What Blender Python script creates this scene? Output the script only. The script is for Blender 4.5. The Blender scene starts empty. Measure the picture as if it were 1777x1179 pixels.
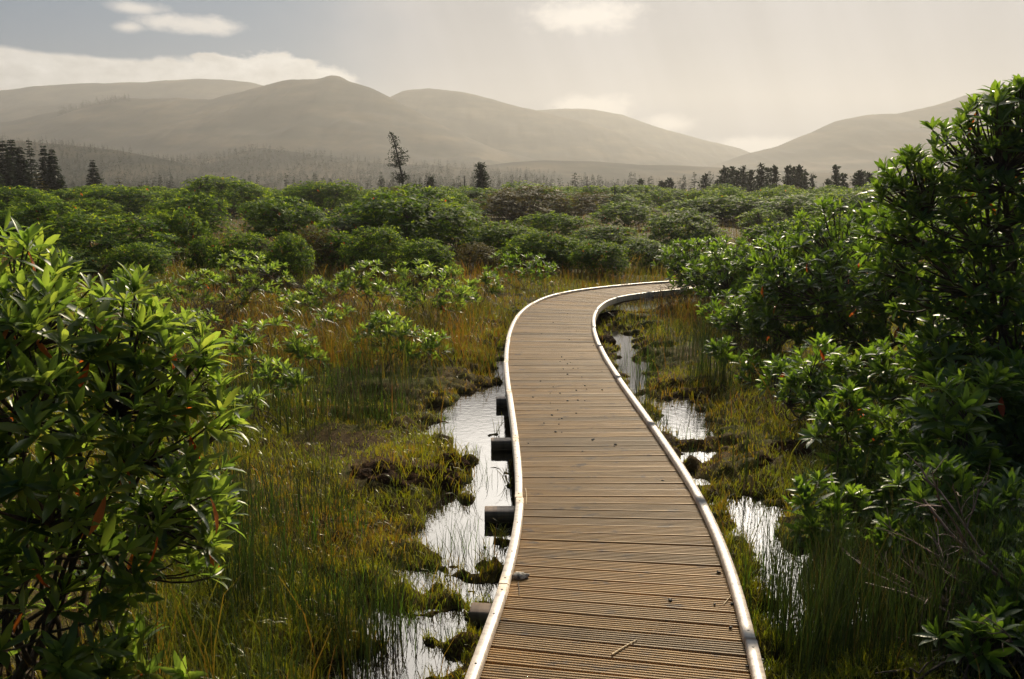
import bpy, math, random
import numpy as np
from mathutils import Vector

# ------------------------------------------------------------------ camera
S = bpy.context.scene
COL = S.collection
F = 1382.0                      # focal length in photo pixels (1777 wide)
CX, CY = 888.5, 589.5
CAMH = 1.95
PITCH = math.atan((CY - 325.0) / F)
cd = bpy.data.cameras.new("camera")
cam = bpy.data.objects.new("camera", cd)
COL.objects.link(cam)
cam.location = (0, 0, CAMH)
cam.rotation_euler = (math.pi / 2 - PITCH, 0, 0)
cd.sensor_width = 36.0
cd.lens = F / 1777.0 * 36.0
cd.clip_start = 0.05
cd.clip_end = 6000.0
S.camera = cam

# ------------------------------------------------------------------ light and exposure
SUN_EL, SUN_AZ = 31.0, 16.0     # in front of the camera, right of its axis
SUN_STRENGTH = 5.0
SKY_STRENGTH = 0.10
HAZE = 0.00054
S.view_settings.view_transform = 'Standard'
S.view_settings.look = 'None'
S.view_settings.exposure = 0.0
S.view_settings.gamma = 1.0
S.cycles.max_bounces = 7
S.cycles.diffuse_bounces = 3
S.cycles.glossy_bounces = 3
S.cycles.transmission_bounces = 4
S.cycles.volume_bounces = 0
S.cycles.use_denoising = True
S.cycles.caustics_reflective = False
S.cycles.caustics_refractive = False
S.cycles.sample_clamp_indirect = 6.0

def raydir(u, v):
    x = (u - CX) / F
    yu = (CY - v) / F
    cp, sp = math.cos(PITCH), math.sin(PITCH)
    return np.array([x, cp + yu * sp, -sp + yu * cp])

def on_z(u, v, z=0.0):
    d = raydir(u, v)
    t = (z - CAMH) / d[2]
    return np.array([0, 0, CAMH]) + d * t

def on_y(u, v, y):
    d = raydir(u, v)
    return np.array([0, 0, CAMH]) + d * (y / d[1])

def azel(u, v):
    d = raydir(u, v)
    d = d / np.linalg.norm(d)
    return math.degrees(math.atan2(d[0], d[1])), math.degrees(math.asin(d[2]))

sd = bpy.data.lights.new("sun", 'SUN')
sd.energy = SUN_STRENGTH
sd.angle = math.radians(0.6)
sd.color = (1.0, 0.85, 0.60)
sun = bpy.data.objects.new("sun", sd)
COL.objects.link(sun)
_e, _a = math.radians(SUN_EL), math.radians(SUN_AZ)
sunv = Vector((math.sin(_a) * math.cos(_e), math.cos(_a) * math.cos(_e), math.sin(_e)))
sun.rotation_euler = sunv.to_track_quat('Z', 'Y').to_euler()
sun.location = (30, 60, 60)

# ------------------------------------------------------------------ world: sky with clouds
W = bpy.data.worlds.new("World")
S.world = W
W.use_nodes = True
nt = W.node_tree
nt.nodes.clear()
def N(t, tree=None, **kw):
    n = (tree or nt).nodes.new(t)
    for k, v in kw.items():
        setattr(n, k, v)
    return n
def M(op, a, b=None, c=None, clamp=False, tree=None):
    tr = nt
    for q in (a, b, c):
        if q is not None and not isinstance(q, (int, float)): tr = q.id_data
    n = tr.nodes.new('ShaderNodeMath')
    n.operation = op
    n.use_clamp = clamp
    for i, q in enumerate((a, b, c)):
        if q is None:
            continue
        if isinstance(q, (int, float)):
            n.inputs[i].default_value = q
        else:
            tr.links.new(q, n.inputs[i])
    return n.outputs[0]
def SMOOTH(x, lo, hi, tree=None):
    tr = x.id_data
    n = tr.nodes.new('ShaderNodeMapRange')
    n.interpolation_type = 'SMOOTHSTEP'
    tr.links.new(x, n.inputs['Value'])
    n.inputs['From Min'].default_value = lo
    n.inputs['From Max'].default_value = hi
    return n.outputs['Result']
def MIX(f, a, b, blend='MIX', tree=None):
    tr = tree or nt
    for q in (f, a, b):
        if not isinstance(q, (int, float, tuple)): tr = q.id_data
    n = tr.nodes.new('ShaderNodeMix')
    n.data_type = 'RGBA'
    n.blend_type = blend
    for idx, q in ((0, f), (6, a), (7, b)):
        if isinstance(q, (int, float)):
            n.inputs[idx].default_value = q
        elif isinstance(q, tuple):
            n.inputs[idx].default_value = (*q, 1.0)
        else:
            tr.links.new(q, n.inputs[idx])
    return n.outputs[2]

tc = N('ShaderNodeTexCoord')
sep = N('ShaderNodeSeparateXYZ')
nt.links.new(tc.outputs['Generated'], sep.inputs[0])
AZ = M('MULTIPLY', M('ARCTAN2', sep.outputs[0], sep.outputs[1]), 57.29578)
EL = M('MULTIPLY', M('ARCSINE', sep.outputs[2]), 57.29578)
cmb = N('ShaderNodeCombineXYZ')
nt.links.new(M('MULTIPLY', AZ, 0.55), cmb.inputs[0])
nt.links.new(EL, cmb.inputs[1])
def noise(scale, detail, w=0.0, rough=0.55):
    n = N('ShaderNodeTexNoise')
    n.inputs['Scale'].default_value = scale
    n.inputs['Detail'].default_value = detail
    n.inputs['Roughness'].default_value = rough
    mp = N('ShaderNodeMapping')
    mp.inputs['Location'].default_value = (w, w * 1.7, w)
    nt.links.new(cmb.outputs[0], mp.inputs[0])
    nt.links.new(mp.outputs[0], n.inputs['Vector'])
    return n.outputs['Fac']
NZ1 = noise(0.38, 6, 3.1)
NZ2 = noise(1.1, 5, 11.0)
NZ3 = noise(0.12, 3, 7.0)
def blob(u, v, ru, rv, amt=1.1, soft=0.35, nz=None):
    a0, e0 = azel(u, v)
    a1, _ = azel(u + ru, v)
    _, e1 = azel(u, v - rv)
    da = M('DIVIDE', M('SUBTRACT', AZ, a0), abs(a1 - a0))
    de = M('DIVIDE', M('SUBTRACT', EL, e0), abs(e1 - e0))
    r = M('SQRT', M('ADD', M('MULTIPLY', da, da), M('MULTIPLY', de, de)))
    r = M('ADD', r, M('MULTIPLY', M('SUBTRACT', nz or NZ1, 0.5), amt))
    return SMOOTH(r, 1.0 + soft, 1.0 - soft)
def union(ms):
    o = ms[0]
    for m in ms[1:]:
        o = M('MAXIMUM', o, m)
    return o
sky = N('ShaderNodeTexSky')
sky.sky_type = 'NISHITA'
sky.sun_disc = False
sky.sun_elevation = math.radians(SUN_EL)
sky.sun_rotation = math.radians(SUN_AZ)
sky.air_density = 1.0
sky.dust_density = 0.6
K = 1.0 / SKY_STRENGTH
def lin(r, g, b, k=1.0):
    f = lambda c: ((c / 255 + 0.055) / 1.055) ** 2.4 if c > 10 else c / 255 / 12.92
    return (f(r) * k, f(g) * k, f(b) * k)
# thin cream overcast over the right, clear blue-grey on the left
veilm = SMOOTH(M('ADD', AZ, M('MULTIPLY', M('SUBTRACT', NZ3, 0.5), 14.0)), -19.0, -4.0)
veilm = M('MULTIPLY', veilm, M('MULTIPLY', SMOOTH(AZ, 95.0, 50.0), SMOOTH(EL, 60.0, 30.0)))
cs = N('ShaderNodeCombineXYZ')
nt.links.new(M('ADD', M('MULTIPLY', AZ, 0.16), M('MULTIPLY', EL, 0.06)), cs.inputs[0])
nt.links.new(M('MULTIPLY', EL, 0.012), cs.inputs[1])
ns_ = N('ShaderNodeTexNoise')
ns_.inputs['Scale'].default_value = 1.0
ns_.inputs['Detail'].default_value = 3
nt.links.new(cs.outputs[0], ns_.inputs['Vector'])
SHAFTS = SMOOTH(ns_.outputs['Fac'], 0.3, 0.7)  # slanting light shafts, painted as streaks into the sky colour
veilc = MIX(M('ADD', M('MULTIPLY', NZ3, 0.5), M('MULTIPLY', SHAFTS, 0.5)), lin(150, 152, 158, K), lin(197, 196, 201, K))
blue = MIX(0.72, MIX(1.0, sky.outputs[0], (0.42, 0.42, 0.42), 'MULTIPLY'), lin(80, 122, 160, K))
blue = MIX(1.0, blue, MIX(SMOOTH(M('ABSOLUTE', AZ), 70.0, 130.0), (1.0, 1.0, 1.0), (0.55, 0.55, 0.55)), 'MULTIPLY')
c = MIX(M('MULTIPLY', veilm, 0.95), blue, veilc)
# cloud cap lying on the far hills, and wisps
cap = union([blob(40, 140, 270, 52, 0.7, 0.10), blob(300, 155, 160, 52, 0.8, 0.12), blob(400, 135, 90, 40, 1.0, 0.12, NZ2), blob(485, 140, 85, 48, 0.9, 0.12, NZ2), blob(560, 145, 60, 30, 0.9, 0.18, NZ2)])
c = MIX(M('MULTIPLY', cap, 0.9), c, MIX(NZ2, lin(190, 184, 174, K), lin(250, 245, 238, K*1.4)))
wisp = union([blob(330, 42, 75, 15, 1.8, 0.6, NZ2), blob(1015, 28, 80, 24, 1.8, 0.7, NZ2), blob(1028, 186, 60, 20, 1.4, 0.6, NZ2),
              blob(1312, 256, 75, 18, 1.2, 0.5, NZ2), blob(225, 47, 22, 8, 1.5, 0.8, NZ2), blob(240, 14, 40, 9, 1.5, 0.8, NZ2), blob(1160, 215, 40, 12, 1.4, 0.8, NZ2)])
c = MIX(M('MULTIPLY', wisp, 0.75), c, lin(242, 234, 224, K*1.15))
# glow added round the sun, unseen above the frame, to brighten the pools
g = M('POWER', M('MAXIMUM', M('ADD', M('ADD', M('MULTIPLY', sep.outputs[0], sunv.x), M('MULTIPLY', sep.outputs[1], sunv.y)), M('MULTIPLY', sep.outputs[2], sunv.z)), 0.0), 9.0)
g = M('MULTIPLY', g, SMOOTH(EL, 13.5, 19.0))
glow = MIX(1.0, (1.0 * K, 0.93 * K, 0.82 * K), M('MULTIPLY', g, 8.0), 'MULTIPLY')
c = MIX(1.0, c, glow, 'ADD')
bg = N('ShaderNodeBackground')
bg.inputs['Strength'].default_value = SKY_STRENGTH
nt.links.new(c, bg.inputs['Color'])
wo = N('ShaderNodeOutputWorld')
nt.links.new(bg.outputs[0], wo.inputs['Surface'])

# ------------------------------------------------------------------ helpers
rng = np.random.default_rng(7)
def tag(o, label=None, cat=None, group=None, kind=None):
    if label: o["label"] = label
    if cat: o["category"] = cat
    if group: o["group"] = group
    if kind: o["kind"] = kind
    return o
def link(name, data, parent=None, loc=None):
    o = bpy.data.objects.new(name, data)
    COL.objects.link(o)
    if parent: o.parent = parent
    if loc is not None: o.location = tuple(float(q) for q in loc)
    return o
def thing(name, label, cat, loc, group=None):
    return tag(link(name, None, None, loc), label, cat, group)
def mesh(name, V, polys, mats, midx=None, smooth=False, uv=None):
    """polys: list of int arrays (m,3) or (m,4); midx: list of scalars/arrays matching polys; uv per vertex"""
    V = np.asarray(V, dtype=np.float32)
    polys = [np.asarray(p, dtype=np.int32) for p in polys if len(p)]
    me = bpy.data.meshes.new(name)
    loops = np.concatenate([p.ravel() for p in polys])
    tot = np.concatenate([np.full(len(p), p.shape[1], dtype=np.int32) for p in polys])
    start = np.concatenate([[0], np.cumsum(tot)[:-1]]).astype(np.int32)
    me.vertices.add(len(V)); me.vertices.foreach_set("co", V.ravel())
    me.loops.add(len(loops)); me.loops.foreach_set("vertex_index", loops)
    me.polygons.add(len(tot)); me.polygons.foreach_set("loop_start", start)
    for m in mats: me.materials.append(m)
    if midx is not None:
        mi = np.concatenate([np.full(len(p), q, dtype=np.int32) if np.isscalar(q) else np.asarray(q, dtype=np.int32) for p, q in zip(polys, midx)])
        me.polygons.foreach_set("material_index", mi)
    if smooth:
        me.polygons.foreach_set("use_smooth", np.ones(len(tot), dtype=bool))
    if uv is not None:
        l = me.uv_layers.new(name="UVMap")
        l.data.foreach_set("uv", np.asarray(uv, dtype=np.float32)[loops].ravel())
    me.update(calc_edges=True)
    return me
def merge(parts):
    """parts: list of (V, [polys], [midx])"""
    Vs, P, MI, off = [], [], [], 0
    for V, ps, ms in parts:
        V = np.asarray(V, dtype=np.float64)
        if len(V) == 0: continue
        Vs.append(V)
        for p, m in zip(ps, ms):
            P.append(np.asarray(p) + off); MI.append(m)
        off += len(V)
    return np.concatenate(Vs), P, MI
def nrm(a):
    return a / np.maximum(np.linalg.norm(a, axis=-1, keepdims=True), 1e-9)

# value noise
def vhash(ix, iy, seed):
    h = (ix.astype(np.int64) * 374761393 + iy.astype(np.int64) * 668265263 + seed * 974634777) & 0xffffffff
    h = ((h ^ (h >> 13)) * 1274126177) & 0xffffffff
    return ((h ^ (h >> 16)) & 0xffff) / 65535.0
def vnoise(x, y, seed=0):
    x = np.asarray(x, dtype=np.float64); y = np.asarray(y, dtype=np.float64)
    ix, iy = np.floor(x), np.floor(y)
    fx, fy = x - ix, y - iy
    fx = fx * fx * fx * (fx * (fx * 6 - 15) + 10); fy = fy * fy * fy * (fy * (fy * 6 - 15) + 10)
    a, b = vhash(ix, iy, seed), vhash(ix + 1, iy, seed)
    c_, d = vhash(ix, iy + 1, seed), vhash(ix + 1, iy + 1, seed)
    return (a * (1 - fx) + b * fx) * (1 - fy) + (c_ * (1 - fx) + d * fx) * fy
def fbm(x, y, seed=0, octs=4, gain=0.5):
    s, a, n = 0, 1.0, 0
    for i in range(octs):
        ca, sa = math.cos(0.6 * i), math.sin(0.6 * i)
        s = s + a * vnoise((x * ca - y * sa) * 2 ** i, (x * sa + y * ca) * 2 ** i, seed + i * 17)
        n += a; a *= gain
    return s / n - 0.5
def poly_sd(px, py, poly):
    """signed distance, positive inside"""
    inside = np.zeros(px.shape, bool); best = np.full(px.shape, 1e9)
    n = len(poly)
    for i in range(n):
        x0, y0 = poly[i][:2]; x1, y1 = poly[(i + 1) % n][:2]
        if y0 != y1:
            cnd = ((y0 > py) != (y1 > py)) & (px < (x1 - x0) * (py - y0) / (y1 - y0) + x0)
            inside ^= cnd
        dx, dy = x1 - x0, y1 - y0
        t = np.clip(((px - x0) * dx + (py - y0) * dy) / (dx * dx + dy * dy + 1e-12), 0, 1)
        best = np.minimum(best, np.hypot(px - x0 - t * dx, py - y0 - t * dy))
    return np.where(inside, best, -best)

# ------------------------------------------------------------------ materials
def newmat(name):
    m = bpy.data.materials.new(name)
    m.use_nodes = True
    t = m.node_tree
    t.nodes.clear()
    out = t.nodes.new('ShaderNodeOutputMaterial')
    return m, t, out
def ramp(t, fac, stops):
    r = t.nodes.new('ShaderNodeValToRGB')
    e = r.color_ramp.elements
    while len(e) < len(stops): e.new(0.5)
    for el, (p, col) in zip(e, stops):
        el.position = p; el.color = (*col, 1)
    t.links.new(fac, r.inputs[0])
    return r.outputs[0]
def tnoise(t, scale, detail=4, vec=None, rough=0.55, stretch=None):
    n = t.nodes.new('ShaderNodeTexNoise')
    n.inputs['Scale'].default_value = scale
    n.inputs['Detail'].default_value = detail
    n.inputs['Roughness'].default_value = rough
    if vec is None:
        tcn = t.nodes.new('ShaderNodeNewGeometry')
        vec = tcn.outputs['Position']
    if stretch:
        mp = t.nodes.new('ShaderNodeMapping')
        mp.inputs['Scale'].default_value = stretch
        t.links.new(vec, mp.inputs[0]); vec = mp.outputs[0]
    t.links.new(vec, n.inputs['Vector'])
    return n.outputs['Fac']
def leafmat(name, stops, trans, tw=0.4, rough=0.33, spec=0.5, patch=None):
    """foliage: glossy diffuse upper side plus light coming through; hue varies leaf by leaf"""
    m, t, out = newmat(name)
    geo = t.nodes.new('ShaderNodeNewGeometry')
    rnd = geo.outputs['Random Per Island']
    fac = rnd
    if patch:
        fac = M('ADD', M('MULTIPLY', rnd, 0.55), M('MULTIPLY', SMOOTH(tnoise(t, patch, 3), 0.3, 0.7, t), 0.45, tree=t), tree=t)
    colr = ramp(t, fac, stops)
    p = t.nodes.new('ShaderNodeBsdfPrincipled')
    t.links.new(colr, p.inputs['Base Color'])
    p.inputs['Roughness'].default_value = rough
    p.inputs['Specular IOR Level'].default_value = spec
    tr = t.nodes.new('ShaderNodeBsdfTranslucent')
    t.links.new(MIX(1.0, colr, trans, 'MULTIPLY', t), tr.inputs['Color'])
    mx = t.nodes.new('ShaderNodeMixShader')
    mx.inputs[0].default_value = tw
    t.links.new(p.outputs[0], mx.inputs[1]); t.links.new(tr.outputs[0], mx.inputs[2])
    t.links.new(mx.outputs[0], out.inputs['Surface'])
    return m
G = lambda *s: [(p, cc) for p, cc in s]
MAT_LEAF = leafmat("rhododendron_leaf", G((0.0, (0.036, 0.064, 0.015)), (0.5, (0.066, 0.104, 0.024)), (1.0, (0.110, 0.140, 0.032))), (3.8, 3.5, 1.6), 0.55, 0.34, 0.45)  # copy for the left bushes, brightened in place of front fill light
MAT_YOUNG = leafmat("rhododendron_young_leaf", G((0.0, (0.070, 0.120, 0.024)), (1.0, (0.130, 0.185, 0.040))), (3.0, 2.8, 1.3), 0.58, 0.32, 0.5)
MAT_LEAF_SHADE = leafmat("rhododendron_shaded_leaf", G((0.0, (0.026, 0.052, 0.012)), (0.5, (0.044, 0.084, 0.018)), (1.0, (0.070, 0.108, 0.024))), (4.0, 3.6, 1.1), 0.45, 0.36, 0.35)  # copy for the right bushes, their shade put into the leaf colour
MAT_YOUNG_SHADE = leafmat("rhododendron_young_shaded_leaf", G((0.0, (0.055, 0.105, 0.020)), (1.0, (0.095, 0.155, 0.032))), (3.2, 2.9, 0.9), 0.50, 0.36, 0.35)  # young leaves of the same copy, shade in the colour too
MAT_OLIVE = leafmat("olive_heath_leaf", G((0.0, (0.040, 0.034, 0.012)), (0.5, (0.060, 0.052, 0.016)), (1.0, (0.085, 0.085, 0.022))), (2.4, 2.1, 0.8), 0.38, 0.6, 0.08, 0.6)
MAT_DEAD = leafmat("rhododendron_dying_leaf", G((0.0, (0.30, 0.055, 0.012)), (1.0, (0.48, 0.15, 0.03))), (1.6, 1.3, 1.0), 0.5, 0.5, 0.3)
MAT_BUSH = leafmat("bush_leaf", G((0.0, (0.020, 0.046, 0.010)), (0.5, (0.044, 0.090, 0.016)), (1.0, (0.090, 0.138, 0.026))), (3.2, 2.8, 0.7), 0.40, 0.6, 0.06, 0.6)
MAT_BUSHY = leafmat("bush_young_leaf", G((0.0, (0.080, 0.130, 0.022)), (1.0, (0.150, 0.200, 0.040))), (3.2, 2.9, 0.6), 0.46, 0.55, 0.08, 0.6)
MAT_BROWNLEAF = leafmat("heather_twig", G((0.0, (0.050, 0.028, 0.014)), (1.0, (0.13, 0.075, 0.035))), (1.5, 1.3, 1.0), 0.3, 0.6, 0.3)
MAT_NEEDLE = leafmat("spruce_needle", G((0.0, (0.010, 0.020, 0.010)), (1.0, (0.028, 0.042, 0.018))), (1.5, 1.5, 0.8), 0.2, 0.6, 0.25)
MAT_NEEDLE_Y = leafmat("larch_needle", G((0.0, (0.045, 0.045, 0.012)), (1.0, (0.09, 0.075, 0.02))), (1.5, 1.4, 0.8), 0.3, 0.6, 0.25)
MAT_GRASS = leafmat("bog_grass_blade", G((0.0, (0.120, 0.050, 0.013)), (0.32, (0.150, 0.085, 0.020)), (0.55, (0.090, 0.084, 0.016)), (1.0, (0.045, 0.074, 0.014))), (2.0, 1.8, 0.8), 0.42, 0.28, 0.5, 0.9)
MAT_MOSSG = leafmat("moss_grass_blade", G((0.0, (0.13, 0.055, 0.012)), (0.15, (0.17, 0.105, 0.016)), (0.4, (0.14, 0.135, 0.016)), (1.0, (0.100, 0.155, 0.018))), (2.3, 2.1, 0.7), 0.42, 0.28, 0.5, 1.1)
MAT_RUSH = leafmat("rush_stem", G((0.0, (0.018, 0.026, 0.010)), (0.75, (0.045, 0.078, 0.018)), (1.0, (0.09, 0.065, 0.024))), (1.3, 1.3, 0.7), 0.25, 0.4, 0.45)
MAT_GREENG = leafmat("green_grass_blade", G((0.0, (0.03, 0.055, 0.012)), (1.0, (0.065, 0.12, 0.020))), (1.9, 1.9, 0.8), 0.42, 0.4, 0.45)

def simple(name, stops, scale, rough=0.8, detail=5, bump=0.0, bscale=None, spec=0.3, stretch=None):
    m, t, out = newmat(name)
    p = t.nodes.new('ShaderNodeBsdfPrincipled')
    t.links.new(ramp(t, tnoise(t, scale, detail, stretch=stretch), stops), p.inputs['Base Color'])
    p.inputs['Roughness'].default_value = rough
    p.inputs['Specular IOR Level'].default_value = spec
    if bump:
        b = t.nodes.new('ShaderNodeBump')
        b.inputs['Strength'].default_value = bump
        b.inputs['Distance'].default_value = 0.02
        t.links.new(tnoise(t, bscale or scale * 3, 5), b.inputs['Height'])
        t.links.new(b.outputs[0], p.inputs['Normal'])
    t.links.new(p.outputs[0], out.inputs['Surface'])
    return m
MAT_BARK = simple("bark", G((0.3, (0.035, 0.024, 0.016)), (0.7, (0.10, 0.07, 0.05))), 30, 0.8)
MAT_TWIG = simple("dead_twig", G((0.3, (0.09, 0.05, 0.036)), (0.7, (0.26, 0.17, 0.13))), 25, 0.5)
MAT_TRUNK = simple("conifer_bark", G((0.3, (0.018, 0.014, 0.011)), (0.7, (0.05, 0.04, 0.03))), 6, 0.9)
MAT_SNAG = simple("dead_wood", G((0.3, (0.035, 0.03, 0.026)), (0.7, (0.075, 0.065, 0.055))), 4, 0.9)
MAT_PEAT = simple("peat", G((0.35, (0.018, 0.010, 0.005)), (0.58, (0.055, 0.028, 0.012)), (0.74, (0.09, 0.065, 0.018))), 9, 0.9, 6, 0.9, 40, 0.05)
MAT_MOSS = simple("moss", G((0.3, (0.030, 0.022, 0.008)), (0.5, (0.06, 0.06, 0.012)), (0.7, (0.07, 0.085, 0.014))), 7, 0.8, 6, 0.6, 60)
MAT_HILL = simple("hill_moor", G((0.36, (0.012, 0.014, 0.010)), (0.46, (0.026, 0.026, 0.017)), (0.56, (0.055, 0.045, 0.027)), (0.68, (0.10, 0.075, 0.043))), 0.016, 0.95, 11, spec=0.05, stretch=(1, 0.5, 3.5))
MAT_BLACK = simple("dropping_matter", G((0.3, (0.012, 0.010, 0.008)), (0.7, (0.03, 0.024, 0.018))), 200, 0.6)
MAT_STRAW = simple("straw", G((0.3, (0.45, 0.33, 0.17)), (0.7, (0.62, 0.48, 0.28))), 60, 0.5)
MAT_STONE = simple("grey_debris", G((0.35, (0.04, 0.035, 0.03)), (0.65, (0.32, 0.29, 0.25))), 60, 0.8)

# ------------------------------------------------------------------ boardwalk line in plan
DECK = 0.27
KERB = 0.032
WID = 1.02
left_px = [(800,1179),(830,1120),(862,1050),(885,985),(897,930),(902,880),(900,830),(897,780),(893,720),(886,660),(884,610),(889,575),(905,545),(930,525),(967,508),(1030,500),(1090,495),(1150,491)]
right_px = [(1330,1179),(1312,1100),(1290,1030),(1262,960),(1235,890),(1205,835),(1165,780),(1130,735),(1095,690),(1060,645),(1040,615),(1027,580),(1020,555),(1025,537),(1040,524),(1063,514),(1100,508),(1160,500)]
def resample(P, n):
    P = np.asarray(P)[:, :2]
    s = np.concatenate([[0], np.cumsum(np.linalg.norm(np.diff(P, axis=0), axis=1))])
    q = np.linspace(0, s[-1], n)
    return np.stack([np.interp(q, s, P[:, 0]), np.interp(q, s, P[:, 1])], 1)
Lw = np.array([on_z(u, v, DECK + KERB) for u, v in left_px])[:, :2]
Rw = np.array([on_z(u, v, DECK + KERB) for u, v in right_px])[:, :2]
def smooth_line(P, it):
    for _ in range(it):
        P = P.copy()
        P[1:-1] = 0.25 * P[:-2] + 0.5 * P[1:-1] + 0.25 * P[2:]
    return P
# each edge moved half a width inwards gives two estimates of the middle line
def offset(P, d):
    T = np.gradient(P, axis=0); T = nrm(T)
    return P + np.stack([T[:, 1], -T[:, 0]], 1) * d
Lr, Rr = smooth_line(resample(Lw, 90), 6), smooth_line(resample(Rw, 90), 6)
Ca, Cb = offset(Lr, WID / 2), offset(Rr, -WID / 2)
Ca, Cb = resample(Ca, 90), resample(Cb, 90)
CEN = smooth_line((Ca + Cb) / 2, 12)
first = CEN[0] - nrm((CEN[6] - CEN[0])[None])[0] * np.linspace(3.2, 0.1, 20)[:, None]
tdir = nrm((CEN[-1] - CEN[-8])[None])[0]
tdir = nrm((tdir + np.array([0.15, -0.1]))[None])[0]
last = CEN[-1] + tdir * np.linspace(0.1, 5.0, 30)[:, None]
CEN = smooth_line(resample(np.concatenate([first, CEN, last]), 300), 8)
_s = np.concatenate([[0], np.cumsum(np.linalg.norm(np.diff(CEN, axis=0), axis=1))])
PLEN = _s[-1]
def path_at(s):
    s = np.asarray(s, dtype=float)
    x, y = np.interp(s, _s, CEN[:, 0]), np.interp(s, _s, CEN[:, 1])
    e = 0.05
    tx = np.interp(s + e, _s, CEN[:, 0]) - np.interp(s - e, _s, CEN[:, 0])
    ty = np.interp(s + e, _s, CEN[:, 1]) - np.interp(s - e, _s, CEN[:, 1])
    T = nrm(np.stack([tx, ty], -1))
    return np.stack([x, y], -1), T, np.stack([T[..., 1], -T[..., 0]], -1)   # point, tangent, right
def path_dist(x, y):
    """distance from the middle line"""
    C = CEN[::2]
    out = np.empty(x.shape); xf, yf, of = x.ravel(), y.ravel(), out.ravel()
    for i in range(0, len(xf), 20000):
        of[i:i + 20000] = np.sqrt(((xf[i:i + 20000, None] - C[:, 0]) ** 2 + (yf[i:i + 20000, None] - C[:, 1]) ** 2).min(1))
    return of.reshape(x.shape)

# ------------------------------------------------------------------ ground, pools
pools_px = [
    [(735,705),(800,690),(840,668),(892,655),(900,700),(905,850),(905,930),(890,990),(870,1040),(830,1100),(800,1179),(690,1230),(660,1179),(720,1110),(760,1070),(735,1040),(700,1010),(745,985),(705,940),(680,905),(760,870),(790,840),(800,800),(765,770),(735,735)],
    [(1040,560),(1095,568),(1115,600),(1135,650),(1120,690),(1085,665),(1050,620)],
    [(1105,690),(1195,685),(1258,725),(1262,795),(1215,815),(1175,775),(1125,725)],
    [(1225,850),(1310,855),(1370,880),(1405,950),(1430,1020),(1450,1100),(1430,1200),(1330,1200),(1310,1090),(1280,1000),(1255,930)],
    [(625,1050),(690,1030),(740,1070),(700,1150),(640,1200),(600,1179)],
    [(625,715),(650,712),(655,745),(630,742)],
    [(1440,1060),(1500,1040),(1540,1100),(1480,1150)],
    [(1030,545),(1060,548),(1055,560),(1032,556)],
]
POOLS = [[on_z(u, v, 0.0) for u, v in p] for p in pools_px]
def pool_sd(x, y):
    sd_ = np.full(x.shape, -1e9)
    for p in POOLS:
        P = np.array(p)
        sd_ = np.maximum(sd_, poly_sd(x, y, P))
    return np.maximum(sd_, 0.66 - path_dist(x, y))
def ground_h(x, y):
    x = np.asarray(x, dtype=float); y = np.asarray(y, dtype=float)
    d = np.hypot(x, y)
    h = 0.06 + 0.10 * fbm(x * 0.5, y * 0.5, 5, 3)
    near = (d < 17) & (y > -4)
    if near.any():
        xn, yn = x[near], y[near]
        s = pool_sd(xn, yn)
        s = s + 0.42 * fbm(xn * 3.1, yn * 3.1, 9, 4, 0.6) + 0.52 * fbm(xn * 7.0, yn * 8.0, 19, 3, 0.6) - 0.03
        land = np.clip(-s * 0.28, 0, 0.10) + np.clip(0.02 + 0.14 * fbm(xn * 2.2, yn * 2.2, 31, 4), -0.02, 0.2) * np.clip(-s * 2.2, 0, 1)
        land += 0.03 * fbm(xn * 9, yn * 9, 77, 3)
        hh = np.where(s > 0, np.maximum(-s * 0.5, -0.15) - 0.01, land)
        h[near] = hh
    return h
def axis(fine_lo, fine_hi, step, lo, hi, n1, n2):
    a = fine_lo - np.geomspace(step, fine_lo - lo, n1)[::-1]
    b = np.arange(fine_lo, fine_hi, step)
    c_ = fine_hi + np.geomspace(step, hi - fine_hi, n2)
    return np.concatenate([a, b, c_])
xs = axis(-7.0, 6.0, 0.032, -1700, 1700, 50, 50)
ys = axis(1.4, 15.0, 0.032, -60, 1880, 30, 70)
X, Y = np.meshgrid(xs, ys)
Z = ground_h(X, Y)
def grid_faces(nr, nc):
    i = np.arange(nr * nc).reshape(nr, nc)
    return np.stack([i[:-1, :-1], i[:-1, 1:], i[1:, 1:], i[1:, :-1]], -1).reshape(-1, 4)
m, t, out = newmat("bog_ground")
p = t.nodes.new('ShaderNodeBsdfPrincipled')
base = ramp(t, tnoise(t, 1.3, 8, rough=0.65), G((0.3, (0.030, 0.017, 0.008)), (0.45, (0.070, 0.042, 0.012)), (0.58, (0.070, 0.066, 0.013)), (0.75, (0.050, 0.072, 0.014))))
fine = ramp(t, tnoise(t, 22, 6, rough=0.7), G((0.3, (0.45, 0.42, 0.40)), (0.7, (1.35, 1.35, 1.3))))
t.links.new(MIX(1.0, base, fine, 'MULTIPLY', t), p.inputs['Base Color'])
p.inputs['Roughness'].default_value = 0.85
p.inputs['Specular IOR Level'].default_value = 0.08
b = t.nodes.new('ShaderNodeBump'); b.inputs['Strength'].default_value = 0.8; b.inputs['Distance'].default_value = 0.03
t.links.new(tnoise(t, 45, 6, rough=0.7), b.inputs['Height']); t.links.new(b.outputs[0], p.inputs['Normal'])
t.links.new(p.outputs[0], out.inputs['Surface'])
MAT_GROUND = m
V = np.stack([X, Y, Z], -1).reshape(-1, 3)
tag(link("ground", mesh("ground", V, [grid_faces(len(ys), len(xs))], [MAT_GROUND], smooth=True)), "wet peat bog ground of moss and brown turf", None, None, "structure")

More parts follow.
